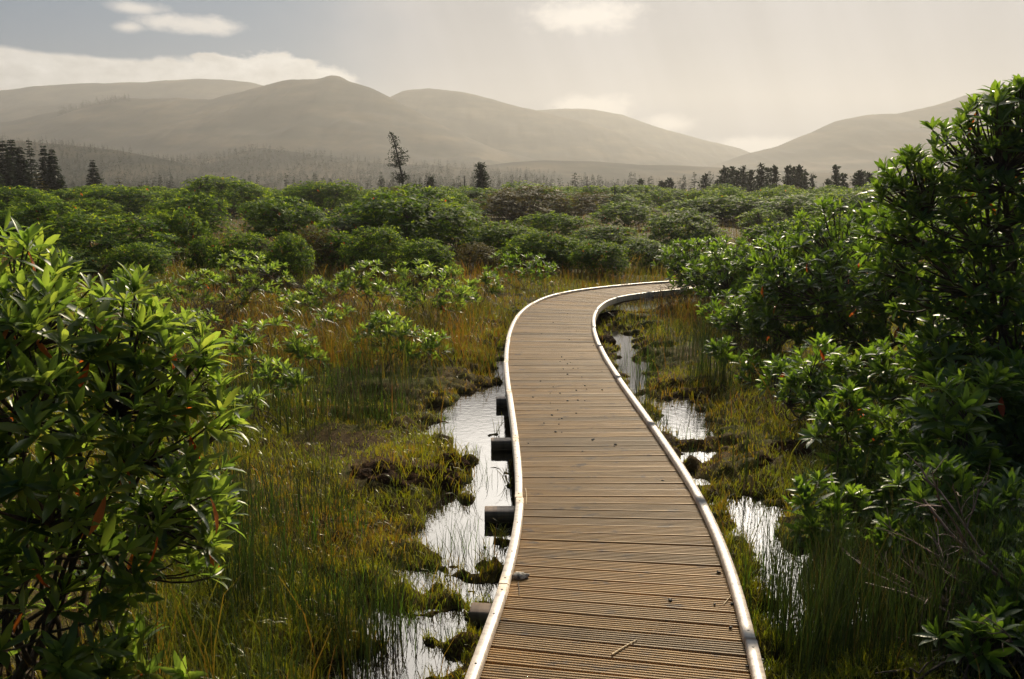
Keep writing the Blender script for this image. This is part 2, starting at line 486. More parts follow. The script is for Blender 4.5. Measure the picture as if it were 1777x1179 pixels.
m, t, out = newmat("bog_water")
p = t.nodes.new('ShaderNodeBsdfPrincipled')
p.inputs['Base Color'].default_value = (0.012, 0.009, 0.005, 1)
p.inputs['Roughness'].default_value = 0.04
p.inputs['IOR'].default_value = 1.7
p.inputs['Specular IOR Level'].default_value = 0.8
b = t.nodes.new('ShaderNodeBump'); b.inputs['Strength'].default_value = 0.10; b.inputs['Distance'].default_value = 0.01
t.links.new(tnoise(t, 14, 3), b.inputs['Height']); t.links.new(b.outputs[0], p.inputs['Normal'])
t.links.new(p.outputs[0], out.inputs['Surface'])
wx, wy = np.linspace(-8, 8, 9), np.linspace(-3, 17, 11)
WX, WY = np.meshgrid(wx, wy)
tag(link("water", mesh("water", np.stack([WX, WY, 0 * WX], -1).reshape(-1, 3), [grid_faces(11, 9)], [m])), "still dark bog water mirroring the bright sky", None, None, "structure")

# ------------------------------------------------------------------ hills
def hill(name, prof, D, front, back, label, seed, amp=4.0, step=3.0, mat=MAT_HILL, kind="structure"):
    P = np.array([on_y(u, v, D) for u, v in prof])
    cxs = np.arange(P[0, 0], P[-1, 0], step)
    # rounded crest line
    cz = np.interp(cxs, P[:, 0], P[:, 2])
    k = np.array([1, 2, 3, 2, 1]) / 9
    for _ in range(1):
        cz = np.convolve(np.pad(cz, 2, mode='edge'), k, mode='valid')
    r1 = np.linspace(0, 1, 34) ** 0.8
    r2 = np.linspace(0, 1, 12)[1:]
    yy = np.concatenate([D - front + front * r1, D + back * r2])
    prof_ = np.concatenate([r1 ** 1.25 * (1 - 0.0 * r1), 1 - r2 ** 1.4])
    XX, YY = np.meshgrid(cxs, yy)
    env = prof_[:, None]
    ZZ = -1.0 + (cz[None, :] + 1.0) * env
    rough = 2.2 * amp * fbm(XX * 0.012, YY * 0.012, seed, 6, 0.6) + 2.4 * amp * fbm(XX * 0.03, YY * 0.006, seed + 3, 5, 0.6)
    ZZ = ZZ + rough * np.clip(env * 3, 0, 1) * (1 - 0.75 * env ** 6)
    ZZ[0] = -1.2; ZZ[-1] = -1.2
    V = np.stack([XX, YY, ZZ], -1).reshape(-1, 3)
    o = link(name, mesh(name, V, [grid_faces(len(yy), len(cxs))], [mat], smooth=True))
    return tag(o, label, None, None, kind), (cxs, cz, D, front)
hill("hill", [(-420,175),(-150,165),(0,158),(60,150),(140,145),(250,143),(330,137),(400,139),(440,144),(465,152),(520,175),(640,230),(760,290),(820,322)], 1500, 520, 250, "long far hill under the white cloud bank", 1)
hill("hill", [(-420,215),(-150,200),(0,190),(60,184),(110,180),(160,177),(230,182),(330,215),(430,270),(520,315)], 1250, 380, 200, "low shoulder of hill in front of the long far one", 2)
h_main, _ = hill("hill", [(-420,260),(-200,240),(0,213),(60,200),(130,188),(175,175),(220,171),(260,173),(365,172),(420,157),(470,147),(500,140),(545,139),(562,137),(570,131),(590,131),(600,138),(612,142),(640,152),(675,168),(720,192),(790,228),(850,255),(930,278),(1000,290),(1100,310)], 1000, 420, 200, "nearest dark moorland hill with a small rocky knob on top", 3, 6.0)
hill("hill", [(380,322),(560,240),(620,205),(675,170),(700,158),(740,153),(800,160),(850,171),(880,180),(930,192),(1000,208),(1060,226),(1120,246),(1180,270),(1240,298),(1300,315)], 1300, 420, 220, "rounded sunlit hill behind the knobbed one", 4)
hill("hill", [(760,310),(850,230),(930,191),(980,188),(1030,190),(1080,200),(1150,224),(1220,243),(1280,257),(1310,268),(1380,300),(1420,318)], 1600, 420, 150, "palest distant hill trailing into the valley gap", 5)
hill("hill", [(1120,318),(1200,298),(1250,282),(1300,265),(1350,254),(1400,234),(1450,211),(1500,201),(1560,196),(1620,184),(1680,165),(1720,158),(1777,150),(1900,140),(2100,130),(2300,150)], 1150, 480, 220, "long hill rising behind the tall rhododendron on the right", 6)
hill("hill", [(640,318),(860,285),(940,278),(1030,280),(1100,286),(1180,288),(1260,292),(1400,299),(1600,303),(1900,305),(2200,310)], 640, 220, 120, "low rolling moor in front of the far hills", 7, 1.5)
_, RIDGE1 = hill("hill", [(-500,215),(-200,226),(0,243),(100,250),(200,261),(300,279),(345,293),(420,306),(500,318)], 430, 190, 90, "low wooded ridge behind the dark spruces on the left", 8, 1.0)
_, RIDGE2 = hill("hill", [(200,300),(330,276),(390,272),(450,256),(560,270),(640,283),(760,287),(850,297),(930,304),(1100,313),(1250,318)], 560, 200, 100, "low wooded rise in the misty valley middle", 9, 1.0)

# ------------------------------------------------------------------ leaf and tube builders
# near leaf: folded along the midrib, drooping to the tip
_ly = np.array([0, .22, .52, .80, 1.0,  .22, .52, .80,  .22, .52, .80])
_lx = np.array([0, 0, 0, 0, 0,  -.60, -1.0, -.66,  .60, 1.0, .66]) * 0.5
_lz = np.array([0, .02, .025, .0, -.06,  .05, .065, .035,  .05, .065, .035])
HI_T = np.array([[0,1,5],[0,8,1],[3,4,7],[3,10,4]])
HI_Q = np.array([[1,2,6,5],[2,3,7,6],[1,8,9,2],[2,9,10,3]])
_my = np.array([0, .5, 1.0, .45, .45]); _mx = np.array([0, 0, 0, -.5, .5]); _mz = np.array([0, .0, -.05, .04, .04])
LO_T = np.array([[0,1,3],[0,4,1],[1,2,3],[1,4,2]])
def leaves(pos, yd, zd, L, Wd, mi, lod):
    """batch of leaves -> (V, polys, midx)"""
    yd = nrm(yd); xd = nrm(np.cross(yd, zd)); zd = np.cross(xd, yd)
    ty, tx, tz, T, Q = (_ly, _lx, _lz, HI_T, HI_Q) if lod else (_my, _mx, _mz, LO_T, None)
    n, k = len(pos), len(ty)
    V = (pos[:, None] + (L[:, None] * ty)[..., None] * yd[:, None] + (Wd[:, None] * tx)[..., None] * xd[:, None] + (L[:, None] * tz)[..., None] * zd[:, None]).reshape(-1, 3)
    off = (np.arange(n) * k)[:, None, None]
    P = [(T[None] + off).reshape(-1, 3)]; I = [np.repeat(mi, len(T))]
    if Q is not None:
        P.append((Q[None] + off).reshape(-1, 4)); I.append(np.repeat(mi, len(Q)))
    return V, P, I
def tubes(P, R, sides, mi=0):
    """P (n,k,3), R (n,k) -> tapering tubes"""
    n, k, _ = P.shape
    if n == 0: return np.zeros((0, 3)), [], []
    T = nrm(np.gradient(P, axis=1))
    ref = np.where(np.abs(T[..., 2:3]) > 0.9, np.array([1.0, 0, 0]), np.array([0, 0, 1.0]))
    A = nrm(np.cross(T, ref)); B = np.cross(T, A)
    ang = np.arange(sides) * 2 * math.pi / sides
    V = P[:, :, None] + R[:, :, None, None] * (A[:, :, None] * np.cos(ang)[:, None] + B[:, :, None] * np.sin(ang)[:, None])
    idx = np.arange(n * k * sides).reshape(n, k, sides)
    nx = np.roll(idx, -1, axis=2)
    Q = np.stack([idx[:, :-1], nx[:, :-1], nx[:, 1:], idx[:, 1:]], -1).reshape(-1, 4)
    return V.reshape(-1, 3), [Q], [mi]
def bez(a, b, c_, k):
    t = np.linspace(0, 1, k)[:, None]
    return (1 - t) ** 2 * a[:, None] + 2 * t * (1 - t) * b[:, None] + t ** 2 * c_[:, None]
def rhodo(lobes, n, leafL, lod, seed, root, nlv=(7, 11), young=0.3, dead=0.004, shade=False, stem_r=0.014, twig_frac=1.0, inner=0.28, mats=None, up=0.85, zmin=0.04, tlt=(70, 20), wd=(0.23, 0.30), fout=(0.86, 1.06)):
    """lobes: list of (centre, radii). returns foliage mesh, stem mesh in the coordinates of the lobes"""
    r = np.random.default_rng(seed)
    C = np.array([l[0] for l in lobes], float); Rr = np.array([np.broadcast_to(l[1], 3) for l in lobes], float)
    area = (Rr[:, 0] * Rr[:, 1] + Rr[:, 0] * Rr[:, 2]); area = area / area.sum()
    P, Dn, IN = [], [], []
    tries = 0
    while len(P) < n and tries < 60:
        tries += 1
        q = n
        li = r.choice(len(C), q, p=area)
        d = nrm(r.normal(size=(q, 3)))
        inn = r.random(q) < inner
        f = np.where(inn, r.uniform(0.45, 0.85, q), r.uniform(fout[0], fout[1], q))
        pt = C[li] + Rr[li] * d * f[:, None]
        q2 = np.linalg.norm((pt[:, None] - C[None]) / Rr[None], axis=2)
        q2[np.arange(q), li] = 9
        ok = (q2.min(1) > 0.78) | inn
        ok &= (d[:, 2] > -0.45) | (r.random(q) < 0.3)
        ok &= pt[:, 2] > zmin
        for i in np.nonzero(ok)[0]:
            P.append(pt[i]); Dn.append(d[i] / Rr[li[i]]); IN.append(inn[i])
    P = np.array(P[:n]); Dn = nrm(np.array(Dn[:n])); IN = np.array(IN[:n])
    n = len(P)
    ax = nrm(Dn * 0.75 + np.array([0, 0, up]) + r.normal(size=(n, 3)) * 0.22)
    # leaves of each rosette
    cnt = r.integers(nlv[0], nlv[1] + 1, n)
    wi = np.repeat(np.arange(n), cnt)
    k = np.concatenate([np.arange(c_) for c_ in cnt])
    fr = k / np.repeat(cnt, cnt)
    phi = k * 2.39996 + np.repeat(r.uniform(0, 6.28, n), cnt) + r.normal(size=len(k)) * 0.18
    a = ax[wi]
    ref = np.where(np.abs(a[:, 2:3]) > 0.9, np.array([1.0, 0, 0]), np.array([0, 0, 1.0]))
    u = nrm(np.cross(a, ref)); w = np.cross(a, u)
    rad = u * np.cos(phi)[:, None] + w * np.sin(phi)[:, None]
    tilt = np.radians(tlt[0] - (tlt[0] - tlt[1]) * fr + r.normal(size=len(k)) * 11)
    yd = rad * np.sin(tilt)[:, None] + a * np.cos(tilt)[:, None]
    yd = nrm(yd + np.array([0, 0, -0.04]))
    zd = a * np.sin(tilt)[:, None] - rad * np.cos(tilt)[:, None]
    zd = nrm(zd + r.normal(size=(len(k), 3)) * 0.12)
    L = leafL * np.repeat(r.uniform(0.75, 1.15, n), cnt) * (1.05 - 0.35 * fr) * r.uniform(0.85, 1.15, len(k))
    Wd = L * r.uniform(wd[0], wd[1], len(k))
    yw = np.repeat((r.random(n) < young) & ~IN, cnt)
    mi = np.where(yw & (fr > 0.35), 1, 0)
    mi = np.where((r.random(len(k)) < dead) & (fr < 0.4), 2, mi)
    pos = P[wi] + a * (0.10 * leafL * (fr[:, None] - 0.3))
    yd = np.where((mi == 2)[:, None], nrm(yd * 0.5 + np.array([0, 0, -1.0])), yd)
    lv = leaves(pos, yd, zd, L, Wd, mi, lod)
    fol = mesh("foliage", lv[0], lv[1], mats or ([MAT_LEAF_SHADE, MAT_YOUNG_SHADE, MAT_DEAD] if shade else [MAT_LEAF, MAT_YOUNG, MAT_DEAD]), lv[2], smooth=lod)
    # stems: main limbs from the root, twigs from limbs to rosettes
    root = np.asarray(root, float)
    nm = max(5, min(26, n // 22))
    ends = P[r.choice(n, nm, replace=False)] * 0.82 + root * 0.18
    st = root + np.c_[r.normal(size=(nm, 2)) * 0.10, np.zeros(nm)]
    mid = st * 0.55 + ends * 0.45 + np.c_[r.normal(size=(nm, 2)) * 0.08, r.uniform(-0.10, 0.12, nm)]
    K = 9
    main = bez(st, mid, ends, K) + np.concatenate([np.zeros((nm, 1, 3)), r.normal(size=(nm, K - 1, 3)) * 0.012], 1)
    mr = np.linspace(1, 0.4, K)[None] * stem_r * r.uniform(0.8, 1.3, (nm, 1))
    parts = [tubes(main, mr, 5 if lod else 3)]
    pick = np.nonzero(r.random(n) < twig_frac)[0]
    Q = main[:, 3:].reshape(-1, 3)
    PP = P[pick]
    best = np.array([np.argmin(np.linalg.norm(Q - q_, axis=1) + 0.6 * np.maximum(0, Q[:, 2] - q_[2])) for q_ in PP])
    a0 = Q[best]
    mids = a0 * 0.5 + PP * 0.5 - np.array([0, 0, 1.0]) * (np.linalg.norm(PP - a0, axis=1) * 0.14)[:, None] + r.normal(size=PP.shape) * 0.015
    tw = bez(a0, mids, PP, 5)
    parts.append(tubes(tw, np.linspace(0.42, 0.2, 5)[None] * stem_r * np.ones((len(PP), 1)), 4 if lod else 3))
    Vv, Pp, Ii = merge(parts)
    return fol, mesh("stems", Vv, Pp, [MAT_BARK], Ii, smooth=True)
def gz(x, y):
    return float(ground_h(np.array([x]), np.array([y]))[0])
def lobe_px(u, v, rpx, d, sq=(1, 1, 1)):
    P = on_y(u, v, d)
    r = rpx * (d * math.cos(PITCH) + (CAMH - P[2]) * math.sin(PITCH)) / F
    return P, np.array([r * sq[0], r * sq[1], r * sq[2]])
def near_bush(name, label, lobes_px, rootxy, n, leafL, seed, cat="shrub", group=None, lod=True, **kw):
    lobes = [lobe_px(*l) for l in lobes_px]
    z0 = max(gz(*rootxy), -0.03) - 0.02
    base = np.array([rootxy[0], rootxy[1], z0])
    lobes = [(c_ - base, r_) for c_, r_ in lobes]
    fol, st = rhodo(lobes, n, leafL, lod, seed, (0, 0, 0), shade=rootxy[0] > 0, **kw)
    o = thing(name, label, cat, base, group)
    link("foliage", fol, o); link("stems", st, o)
    return o

# ------------------------------------------------------------------ near rhododendrons
near_bush("rhododendron_bush", "big glossy rhododendron at the left edge, with a few orange dying leaves",
    [(30,500,75,2.35),(110,560,80,2.4),(190,590,90,2.35),(60,640,130,2.2),(270,640,85,2.4),(210,720,110,2.3),(320,720,75,2.45),(90,780,140,2.15),(250,850,105,2.3),(330,890,65,2.5),(130,930,130,2.2),(250,980,90,2.35),(-80,700,160,2.3),(-60,520,120,2.4),(310,800,75,2.45),(60,1080,150,2.2),(375,705,36,2.45),(350,850,36,2.4),(345,935,34,2.35),(330,1000,40,2.3)],
    (-1.75, 2.45), 620, 0.104, 11, nlv=(6, 10), young=0.5, dead=0.018, stem_r=0.012, inner=0.14, wd=(0.20, 0.26), zmin=0.10, fout=(0.8, 1.10))
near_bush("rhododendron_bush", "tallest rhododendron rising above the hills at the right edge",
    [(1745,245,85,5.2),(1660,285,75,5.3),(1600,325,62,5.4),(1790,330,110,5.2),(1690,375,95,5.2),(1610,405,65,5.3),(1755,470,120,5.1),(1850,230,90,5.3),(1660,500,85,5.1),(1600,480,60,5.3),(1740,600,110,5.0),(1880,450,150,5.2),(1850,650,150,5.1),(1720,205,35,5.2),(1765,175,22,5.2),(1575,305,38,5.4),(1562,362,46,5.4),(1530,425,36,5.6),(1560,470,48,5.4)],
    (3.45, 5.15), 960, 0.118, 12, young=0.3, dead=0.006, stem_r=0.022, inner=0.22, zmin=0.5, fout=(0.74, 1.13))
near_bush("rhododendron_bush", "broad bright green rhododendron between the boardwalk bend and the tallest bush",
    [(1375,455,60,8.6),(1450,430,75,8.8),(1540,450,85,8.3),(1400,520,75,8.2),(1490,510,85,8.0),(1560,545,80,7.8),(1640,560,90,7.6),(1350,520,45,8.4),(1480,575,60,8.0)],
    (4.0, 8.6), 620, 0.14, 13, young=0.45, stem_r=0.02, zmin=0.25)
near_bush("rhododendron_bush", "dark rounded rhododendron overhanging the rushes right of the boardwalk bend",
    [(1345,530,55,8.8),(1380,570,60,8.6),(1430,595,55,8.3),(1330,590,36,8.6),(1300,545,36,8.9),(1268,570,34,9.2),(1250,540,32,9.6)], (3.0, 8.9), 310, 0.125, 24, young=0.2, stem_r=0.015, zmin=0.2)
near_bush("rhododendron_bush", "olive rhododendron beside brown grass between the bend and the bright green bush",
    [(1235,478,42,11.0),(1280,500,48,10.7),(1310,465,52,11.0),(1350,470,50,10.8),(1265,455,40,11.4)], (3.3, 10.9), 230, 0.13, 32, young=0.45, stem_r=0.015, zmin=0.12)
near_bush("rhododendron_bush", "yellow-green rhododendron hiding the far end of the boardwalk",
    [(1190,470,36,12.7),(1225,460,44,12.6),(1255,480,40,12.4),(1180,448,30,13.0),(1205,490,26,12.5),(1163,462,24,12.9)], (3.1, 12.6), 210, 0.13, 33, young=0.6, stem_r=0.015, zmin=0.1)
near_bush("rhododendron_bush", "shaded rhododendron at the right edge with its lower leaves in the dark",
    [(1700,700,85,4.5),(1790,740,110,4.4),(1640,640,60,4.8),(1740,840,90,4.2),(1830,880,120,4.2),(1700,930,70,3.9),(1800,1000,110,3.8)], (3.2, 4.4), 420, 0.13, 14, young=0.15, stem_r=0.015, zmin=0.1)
near_bush("rhododendron_shrub", "low leafy rhododendron shrub behind the mossy hummock on the right",
    [(1430,640,42,5.8),(1500,650,45,5.8),(1570,640,55,5.6),(1440,690,40,5.7),(1540,690,45,5.6)], (2.55, 5.75), 120, 0.12, 15, young=0.5, stem_r=0.01, zmin=0.1)
near_bush("rhododendron_shrub", "young rhododendron with upright bright rosettes beside the dug peat",
    [(1465,715,36,4.7),(1440,760,38,4.6),(1490,790,40,4.6)], (2.0, 4.55), 42, 0.13, 16, young=0.6, stem_r=0.009, zmin=0.1)
near_bush("rhododendron_shrub", "leggy rhododendron with large spreading leaves under the shaded bush",
    [(1640,720,50,4.1),(1700,690,40,4.2),(1660,790,50,4.0),(1610,840,40,3.9)], (2.3, 4.0), 55, 0.135, 17, young=0.5, stem_r=0.009, zmin=0.1)
near_bush("rhododendron_shrub", "low rhododendron seedling clump below the dug peat, by the right-hand pool",
    [(1420,870,34,3.75),(1390,900,30,3.7),(1470,880,34,3.75),(1430,930,30,3.65)], (1.58, 3.65), 36, 0.105, 18, young=0.5, stem_r=0.007, zmin=0.06)
near_bush("rhododendron_shrub", "dark low rhododendron in the shade above the bare branches",
    [(1590,880,45,3.5),(1650,860,40,3.55),(1560,930,30,3.4)], (1.95, 3.5), 40, 0.12, 19, young=0.4, stem_r=0.008, zmin=0.06)
near_bush("rhododendron_bush", "dense shaded rhododendron filling the hollow under the tallest bush",
    [(1560,770,60,4.7),(1620,810,60,4.5),(1510,840,45,4.4),(1680,860,70,4.2),(1580,900,55,4.1)], (2.35, 4.4), 190, 0.12, 34, young=0.2, stem_r=0.012, zmin=0.06)
near_bush("rhododendron_shrub", "dark rhododendron clump in the lower right corner",
    [(1760,1040,60,2.9),(1720,1100,40,2.75),(1800,1110,60,2.7)], (1.85, 2.75), 60, 0.11, 35, young=0.15, stem_r=0.008, zmin=0.03)
near_bush("rhododendron_shrub", "dark leafy rhododendron between the rushes and the young upright one, right of the middle pool",
    [(1400,690,40,5.9),(1360,660,34,6.3),(1440,660,40,6.2)], (2.35, 6.1), 80, 0.12, 36, young=0.3, stem_r=0.009, zmin=0.06)
for lobes_, root_, n_, sd_, lab_ in [
    ([(350,560,24,8.6),(325,580,20,8.5)], (-3.3,8.6), 28, 50, "leafy seedling among bare stems just right of the big left bush"),
    ([(520,605,22,7.9),(545,618,18,7.8)], (-2.0,7.9), 24, 51, "low rhododendron seedling beside the broken branch"),
    ([(480,655,26,6.7),(510,668,20,6.6)], (-1.95,6.7), 24, 52, "rhododendron seedling standing in moss left of the rush clumps"),
    ([(310,505,26,10.6),(350,495,26,10.8),(285,520,20,10.4)], (-4.5,10.7), 54, 53, "shrubby rhododendron showing above the right shoulder of the big left bush"),
    ([(590,545,20,9.6),(565,560,20,9.4)], (-2.1,9.5), 26, 54, "small rhododendron between the flat-topped shrub and the tall brown grass"),
    ([(840,500,24,12.2),(815,512,20,11.9)], (-0.5,12.1), 34, 55, "dull low rhododendron in the grass just left of the bend"),
    ([(540,520,28,10.8),(515,535,24,10.5),(560,505,24,11.0)], (-2.8,10.8), 60, 56, "leafy rhododendron growing through the leafless brown shrub"),
    ([(900,465,30,14.5),(935,470,28,14.3),(870,470,26,14.4)], (0.2,14.4), 70, 57, "low dark green rhododendron right behind the outer kerb of the bend"),
    ([(760,600,16,8.1),(740,612,14,8.0)], (-0.8,8.05), 14, 58, "tiny rhododendron seedling right of the bright low shrub"),
    ([(430,700,20,5.9)], (-1.85,5.9), 10, 59, "single rhododendron sprig in the moss below the seedlings"),
]:
    near_bush("rhododendron_shrub", lab_, lobes_, root_, n_, 0.115, sd_, young=0.55, stem_r=0.007, zmin=0.05)
near_bush("rhododendron_shrub", "low dark rhododendron behind the bare branches at the right edge",
    [(1720,940,60,3.3),(1780,900,60,3.4),(1660,960,40,3.3),(1800,1000,60,3.2)], (2.25, 3.3), 70, 0.12, 29, young=0.25, stem_r=0.008, zmin=0.05)
near_bush("rhododendron_shrub", "little rhododendron sprout under the bare branches at the lower right",
    [(1700,1120,28,2.6),(1640,1110,20,2.6)], (1.5, 2.6), 10, 0.10, 30, young=0.2, stem_r=0.006, zmin=0.02)
near_bush("rhododendron_shrub", "thin rhododendron sapling among dark rushes right of the pool",
    [(1255,612,22,7.6),(1300,640,22,7.4),(1330,660,24,7.2)], (2.35, 7.4), 30, 0.12, 20, young=0.4, stem_r=0.007, zmin=0.05)
near_bush("rhododendron_shrub", "bright low rhododendron shrub nearest the water on the left",
    [(680,575,36,8.2),(645,592,26,8.1),(712,592,28,8.2)], (-1.27, 8.15), 55, 0.11, 21, young=0.75, stem_r=0.008, zmin=0.05)
near_bush("rhododendron_shrub", "yellow-green flat-topped rhododendron shrub in the middle of the grass",
    [(635,492,38,11.5),(605,497,24,11.4),(660,505,24,11.5)], (-2.1, 11.5), 70, 0.12, 22, young=0.8, stem_r=0.009, zmin=0.1)
near_bush("rhododendron_shrub", "spreading yellow-green rhododendron shrub left of the boardwalk bend",
    [(725,488,34,11.2),(765,508,40,10.8),(790,520,28,10.6),(700,520,24,10.8)], (-1.15, 10.9), 100, 0.12, 23, young=0.75, stem_r=0.009, zmin=0.1)
near_bush("rhododendron_shrub", "loose leafy rhododendron shrub beside the bare brown shrub",
    [(420,480,45,12.0),(460,505,40,11.6),(400,515,36,11.5),(480,480,30,12)], (-4.2, 11.9), 110, 0.12, 25, young=0.5, stem_r=0.01, zmin=0.1)
near_bush("rhododendron_shrub", "sparse rhododendron seedling in brown grass right of the big left bush",
    [(450,590,26,7.6),(490,575,24,7.8),(430,625,30,7.3),(400,600,22,7.5)], (-2.5, 7.5), 38, 0.115, 26, young=0.5, stem_r=0.007, zmin=0.05)
near_bush("rhododendron_shrub", "lone upright rhododendron sprig just above the big left bush",
    [(240,490,24,5.2),(235,520,14,5.2)], (-2.4, 5.2), 9, 0.13, 27, young=0.6, stem_r=0.007, zmin=0.05)
near_bush("rhododendron_shrub", "small rhododendron tuft at the foot of the big left bush",
    [(250,1140,34,2.3),(320,1165,22,2.25),(200,1165,30,2.25)], (-1.05, 2.25), 14, 0.10, 28, young=0.5, stem_r=0.006, zmin=0.03)

# ------------------------------------------------------------------ bushes of the thicket
def variant(seed, n, lob=13, w=1.3, h=1.9, brown=False, leafL=0.135):
    r = np.random.default_rng(seed)
    L = [((0, 0, h * 0.52), (w * 0.68, w * 0.68, h * 0.40)), ((0.1 * w, 0, h * 0.80), (w * 0.4, w * 0.4, h * 0.20))]
    for i in range(lob):
        a = i * 2.39996 + r.uniform(-0.3, 0.3); q = w * r.uniform(0.45, 0.68)
        rr = w * r.uniform(0.20, 0.44)
        zz = h * r.uniform(0.28, 0.82); q *= 1.0 if zz < 0.6 * h else 0.72
        L.append(((q * math.cos(a), q * math.sin(a), zz), (rr, rr, rr * r.uniform(0.7, 0.95))))
    mats = [MAT_OLIVE, MAT_OLIVE, MAT_BROWNLEAF] if brown else [MAT_BUSH, MAT_BUSHY, MAT_DEAD]
    return rhodo(L, n, leafL, False, seed, (0, 0, 0), nlv=(6, 8), young=0.5, dead=0.006, stem_r=0.016, twig_frac=0.3, inner=0.38, fout=(0.82, 1.17), mats=mats, up=0.8, tlt=(84, 34), wd=(0.28, 0.36))
VAR_A = [variant(100 + i, 1150) for i in range(5)]
VAR_B = [variant(200 + i, 800, leafL=0.15) for i in range(5)]
VAR_BR = [variant(300 + i, 560, brown=True) for i in range(2)]
placed = []
def thicket_bush(x, y, w, h, label, kind, group, k=None):
    if kind == 'brown': vs = VAR_BR
    else: vs = VAR_A if y < 26 else VAR_B
    fol, st = vs[(k if k is not None else len(placed)) % len(vs)]
    z = gz(x, y) - 0.03
    o = thing("rhododendron_bush" if kind != 'brown' else "heath_bush", label, "shrub", (x, y, z), group)
    link("foliage", fol, o); link("stems", st, o)
    o.rotation_euler[2] = float(rng.uniform(0, 6.28))
    o.scale = (w / 2.6 * rng.uniform(0.82, 1.2), w / 2.6 * rng.uniform(0.82, 1.2), h / 1.95)
    o.rotation_euler[0] = float(rng.normal() * 0.07)
    placed.append((x, y, w / 2))
GRP = "rhododendron bushes of the bog thicket"
KEYB = [
 (690,335,200,20.5,'n',"largest dome-shaped dark rhododendron, standing below the leaning pine"),
 (490,345,185,22,'n',"broad dark rhododendron dome left of the one below the leaning pine"),
 (655,405,115,16.5,'n',"lighter low rhododendron in front of the largest dark dome"),
 (330,335,125,29,'n',"mid-green rhododendron below the flat-topped dark one on the skyline"),
 (392,308,125,52,'n',"dark flat-topped rhododendron standing out above the thicket, left of the pines"),
 (562,317,118,48,'n',"dark flat-topped rhododendron just left of the leaning pine"),
 (295,365,100,20,'n',"upright rhododendron with dark shaded side, between two broader bushes on the left"),
 (165,375,200,17.5,'n',"wide rhododendron with many lit rosettes behind the big left bush"),
 (60,352,160,24,'n',"wide rhododendron at the left edge, under the spruce clump"),
 (25,325,120,37,'n',"rhododendron at the far left edge below the dark spruces"),
 (205,326,120,40,'n',"dark low rhododendron below the lone spruce"),
 (150,347,125,31,'n',"rhododendron with olive crown below the spruce clump's right end"),
 (420,412,105,16,'n',"small sunlit rhododendron in front of the broad dark dome"),
 (350,415,70,17,'n',"narrow rhododendron beside the small sunlit one, at the grass edge"),
 (785,362,120,23,'n',"rhododendron with dull olive leaves right of the largest dark dome"),
 (870,388,125,20,'n',"dull green rhododendron facing the end of the boardwalk's left kerb"),
 (905,324,170,44,'brown',"broad brownish bush on the skyline right of the wind-bent pine"),
 (1000,334,130,46,'brown',"brown-green bush on the skyline next to the broad brownish one"),
 (955,372,120,27,'n',"olive rhododendron below the broad brownish skyline bush"),
 (1068,338,85,58,'n',"small dark rhododendron on the skyline beside a bare pole"),
 (1050,392,120,23,'n',"rounded rhododendron behind the boardwalk bend"),
 (985,418,100,17.5,'n',"yellowish rhododendron behind the boardwalk bend, lower than its neighbours"),
 (1090,352,110,36,'n',"mid-distance rhododendron straight above the boardwalk bend"),
 (830,425,80,18,'brown',"olive-brown heath bush at the grass edge left of the boardwalk bend"),
 (1185,372,160,23,'n',"wide dark rhododendron above the far end of the boardwalk"),
 (1215,345,120,42,'n',"rhododendron below the hazy spruces right of centre"),
 (1310,343,120,40,'n',"dark rhododendron below the pine group on the right"),
 (1395,340,140,37,'n',"flat green rhododendron in front of the right-hand pine group's end"),
 (1330,365,110,28,'n',"brown-shadowed rhododendron below the right-hand pine group"),
 (1475,335,120,33,'n',"rhododendron between the twin pine and the tallest bush"),
 (1275,408,170,14.8,'n',"glossy rhododendron right behind the yellow-green one that hides the boardwalk's end"),
 (1385,385,190,13.8,'n',"broad green rhododendron above the bright one on the right"),
 (1300,455,95,12,'n',"dark low rhododendron overhanging brown grass at the boardwalk's end"),
 (1480,375,120,14,'n',"leafy rhododendron just left of the tallest bush"),
 (1125,420,100,18,'n',"dark rhododendron standing behind the boardwalk's far kerb"),
 (95,425,130,16.0,'n',"low dark rhododendron right behind the top of the big left bush"),
 (235,425,110,15.5,'n',"rhododendron with shaded front at the grass edge, right of the big left bush's top"),
 (500,415,85,15.0,'n',"small bright rhododendron at the foot of the broad dark dome"),
 (585,405,100,17.5,'n',"rhododendron filling the gap between the two dark domes"),
 (735,425,120,15.5,'n',"low green rhododendron under the right flank of the largest dark dome"),
 (930,405,110,17.5,'n',"dark low rhododendron beyond the grass behind the boardwalk bend"),
 (1045,425,90,16.5,'n',"low shaded rhododendron just beyond the bend's far kerb"),
 (540,400,90,17,'brown',"dull olive-brown shrub between green bushes on the left"),
]
for i, (u, v, wpx, d, kind, lab) in enumerate(KEYB):
    P = on_y(u, v, d)
    w = wpx * d / F * 1.28
    thicket_bush(P[0], P[1], w, max(P[2], 0.6) + 0.03, lab, kind, GRP, i)
r_ = np.random.default_rng(5)
cnt = 0
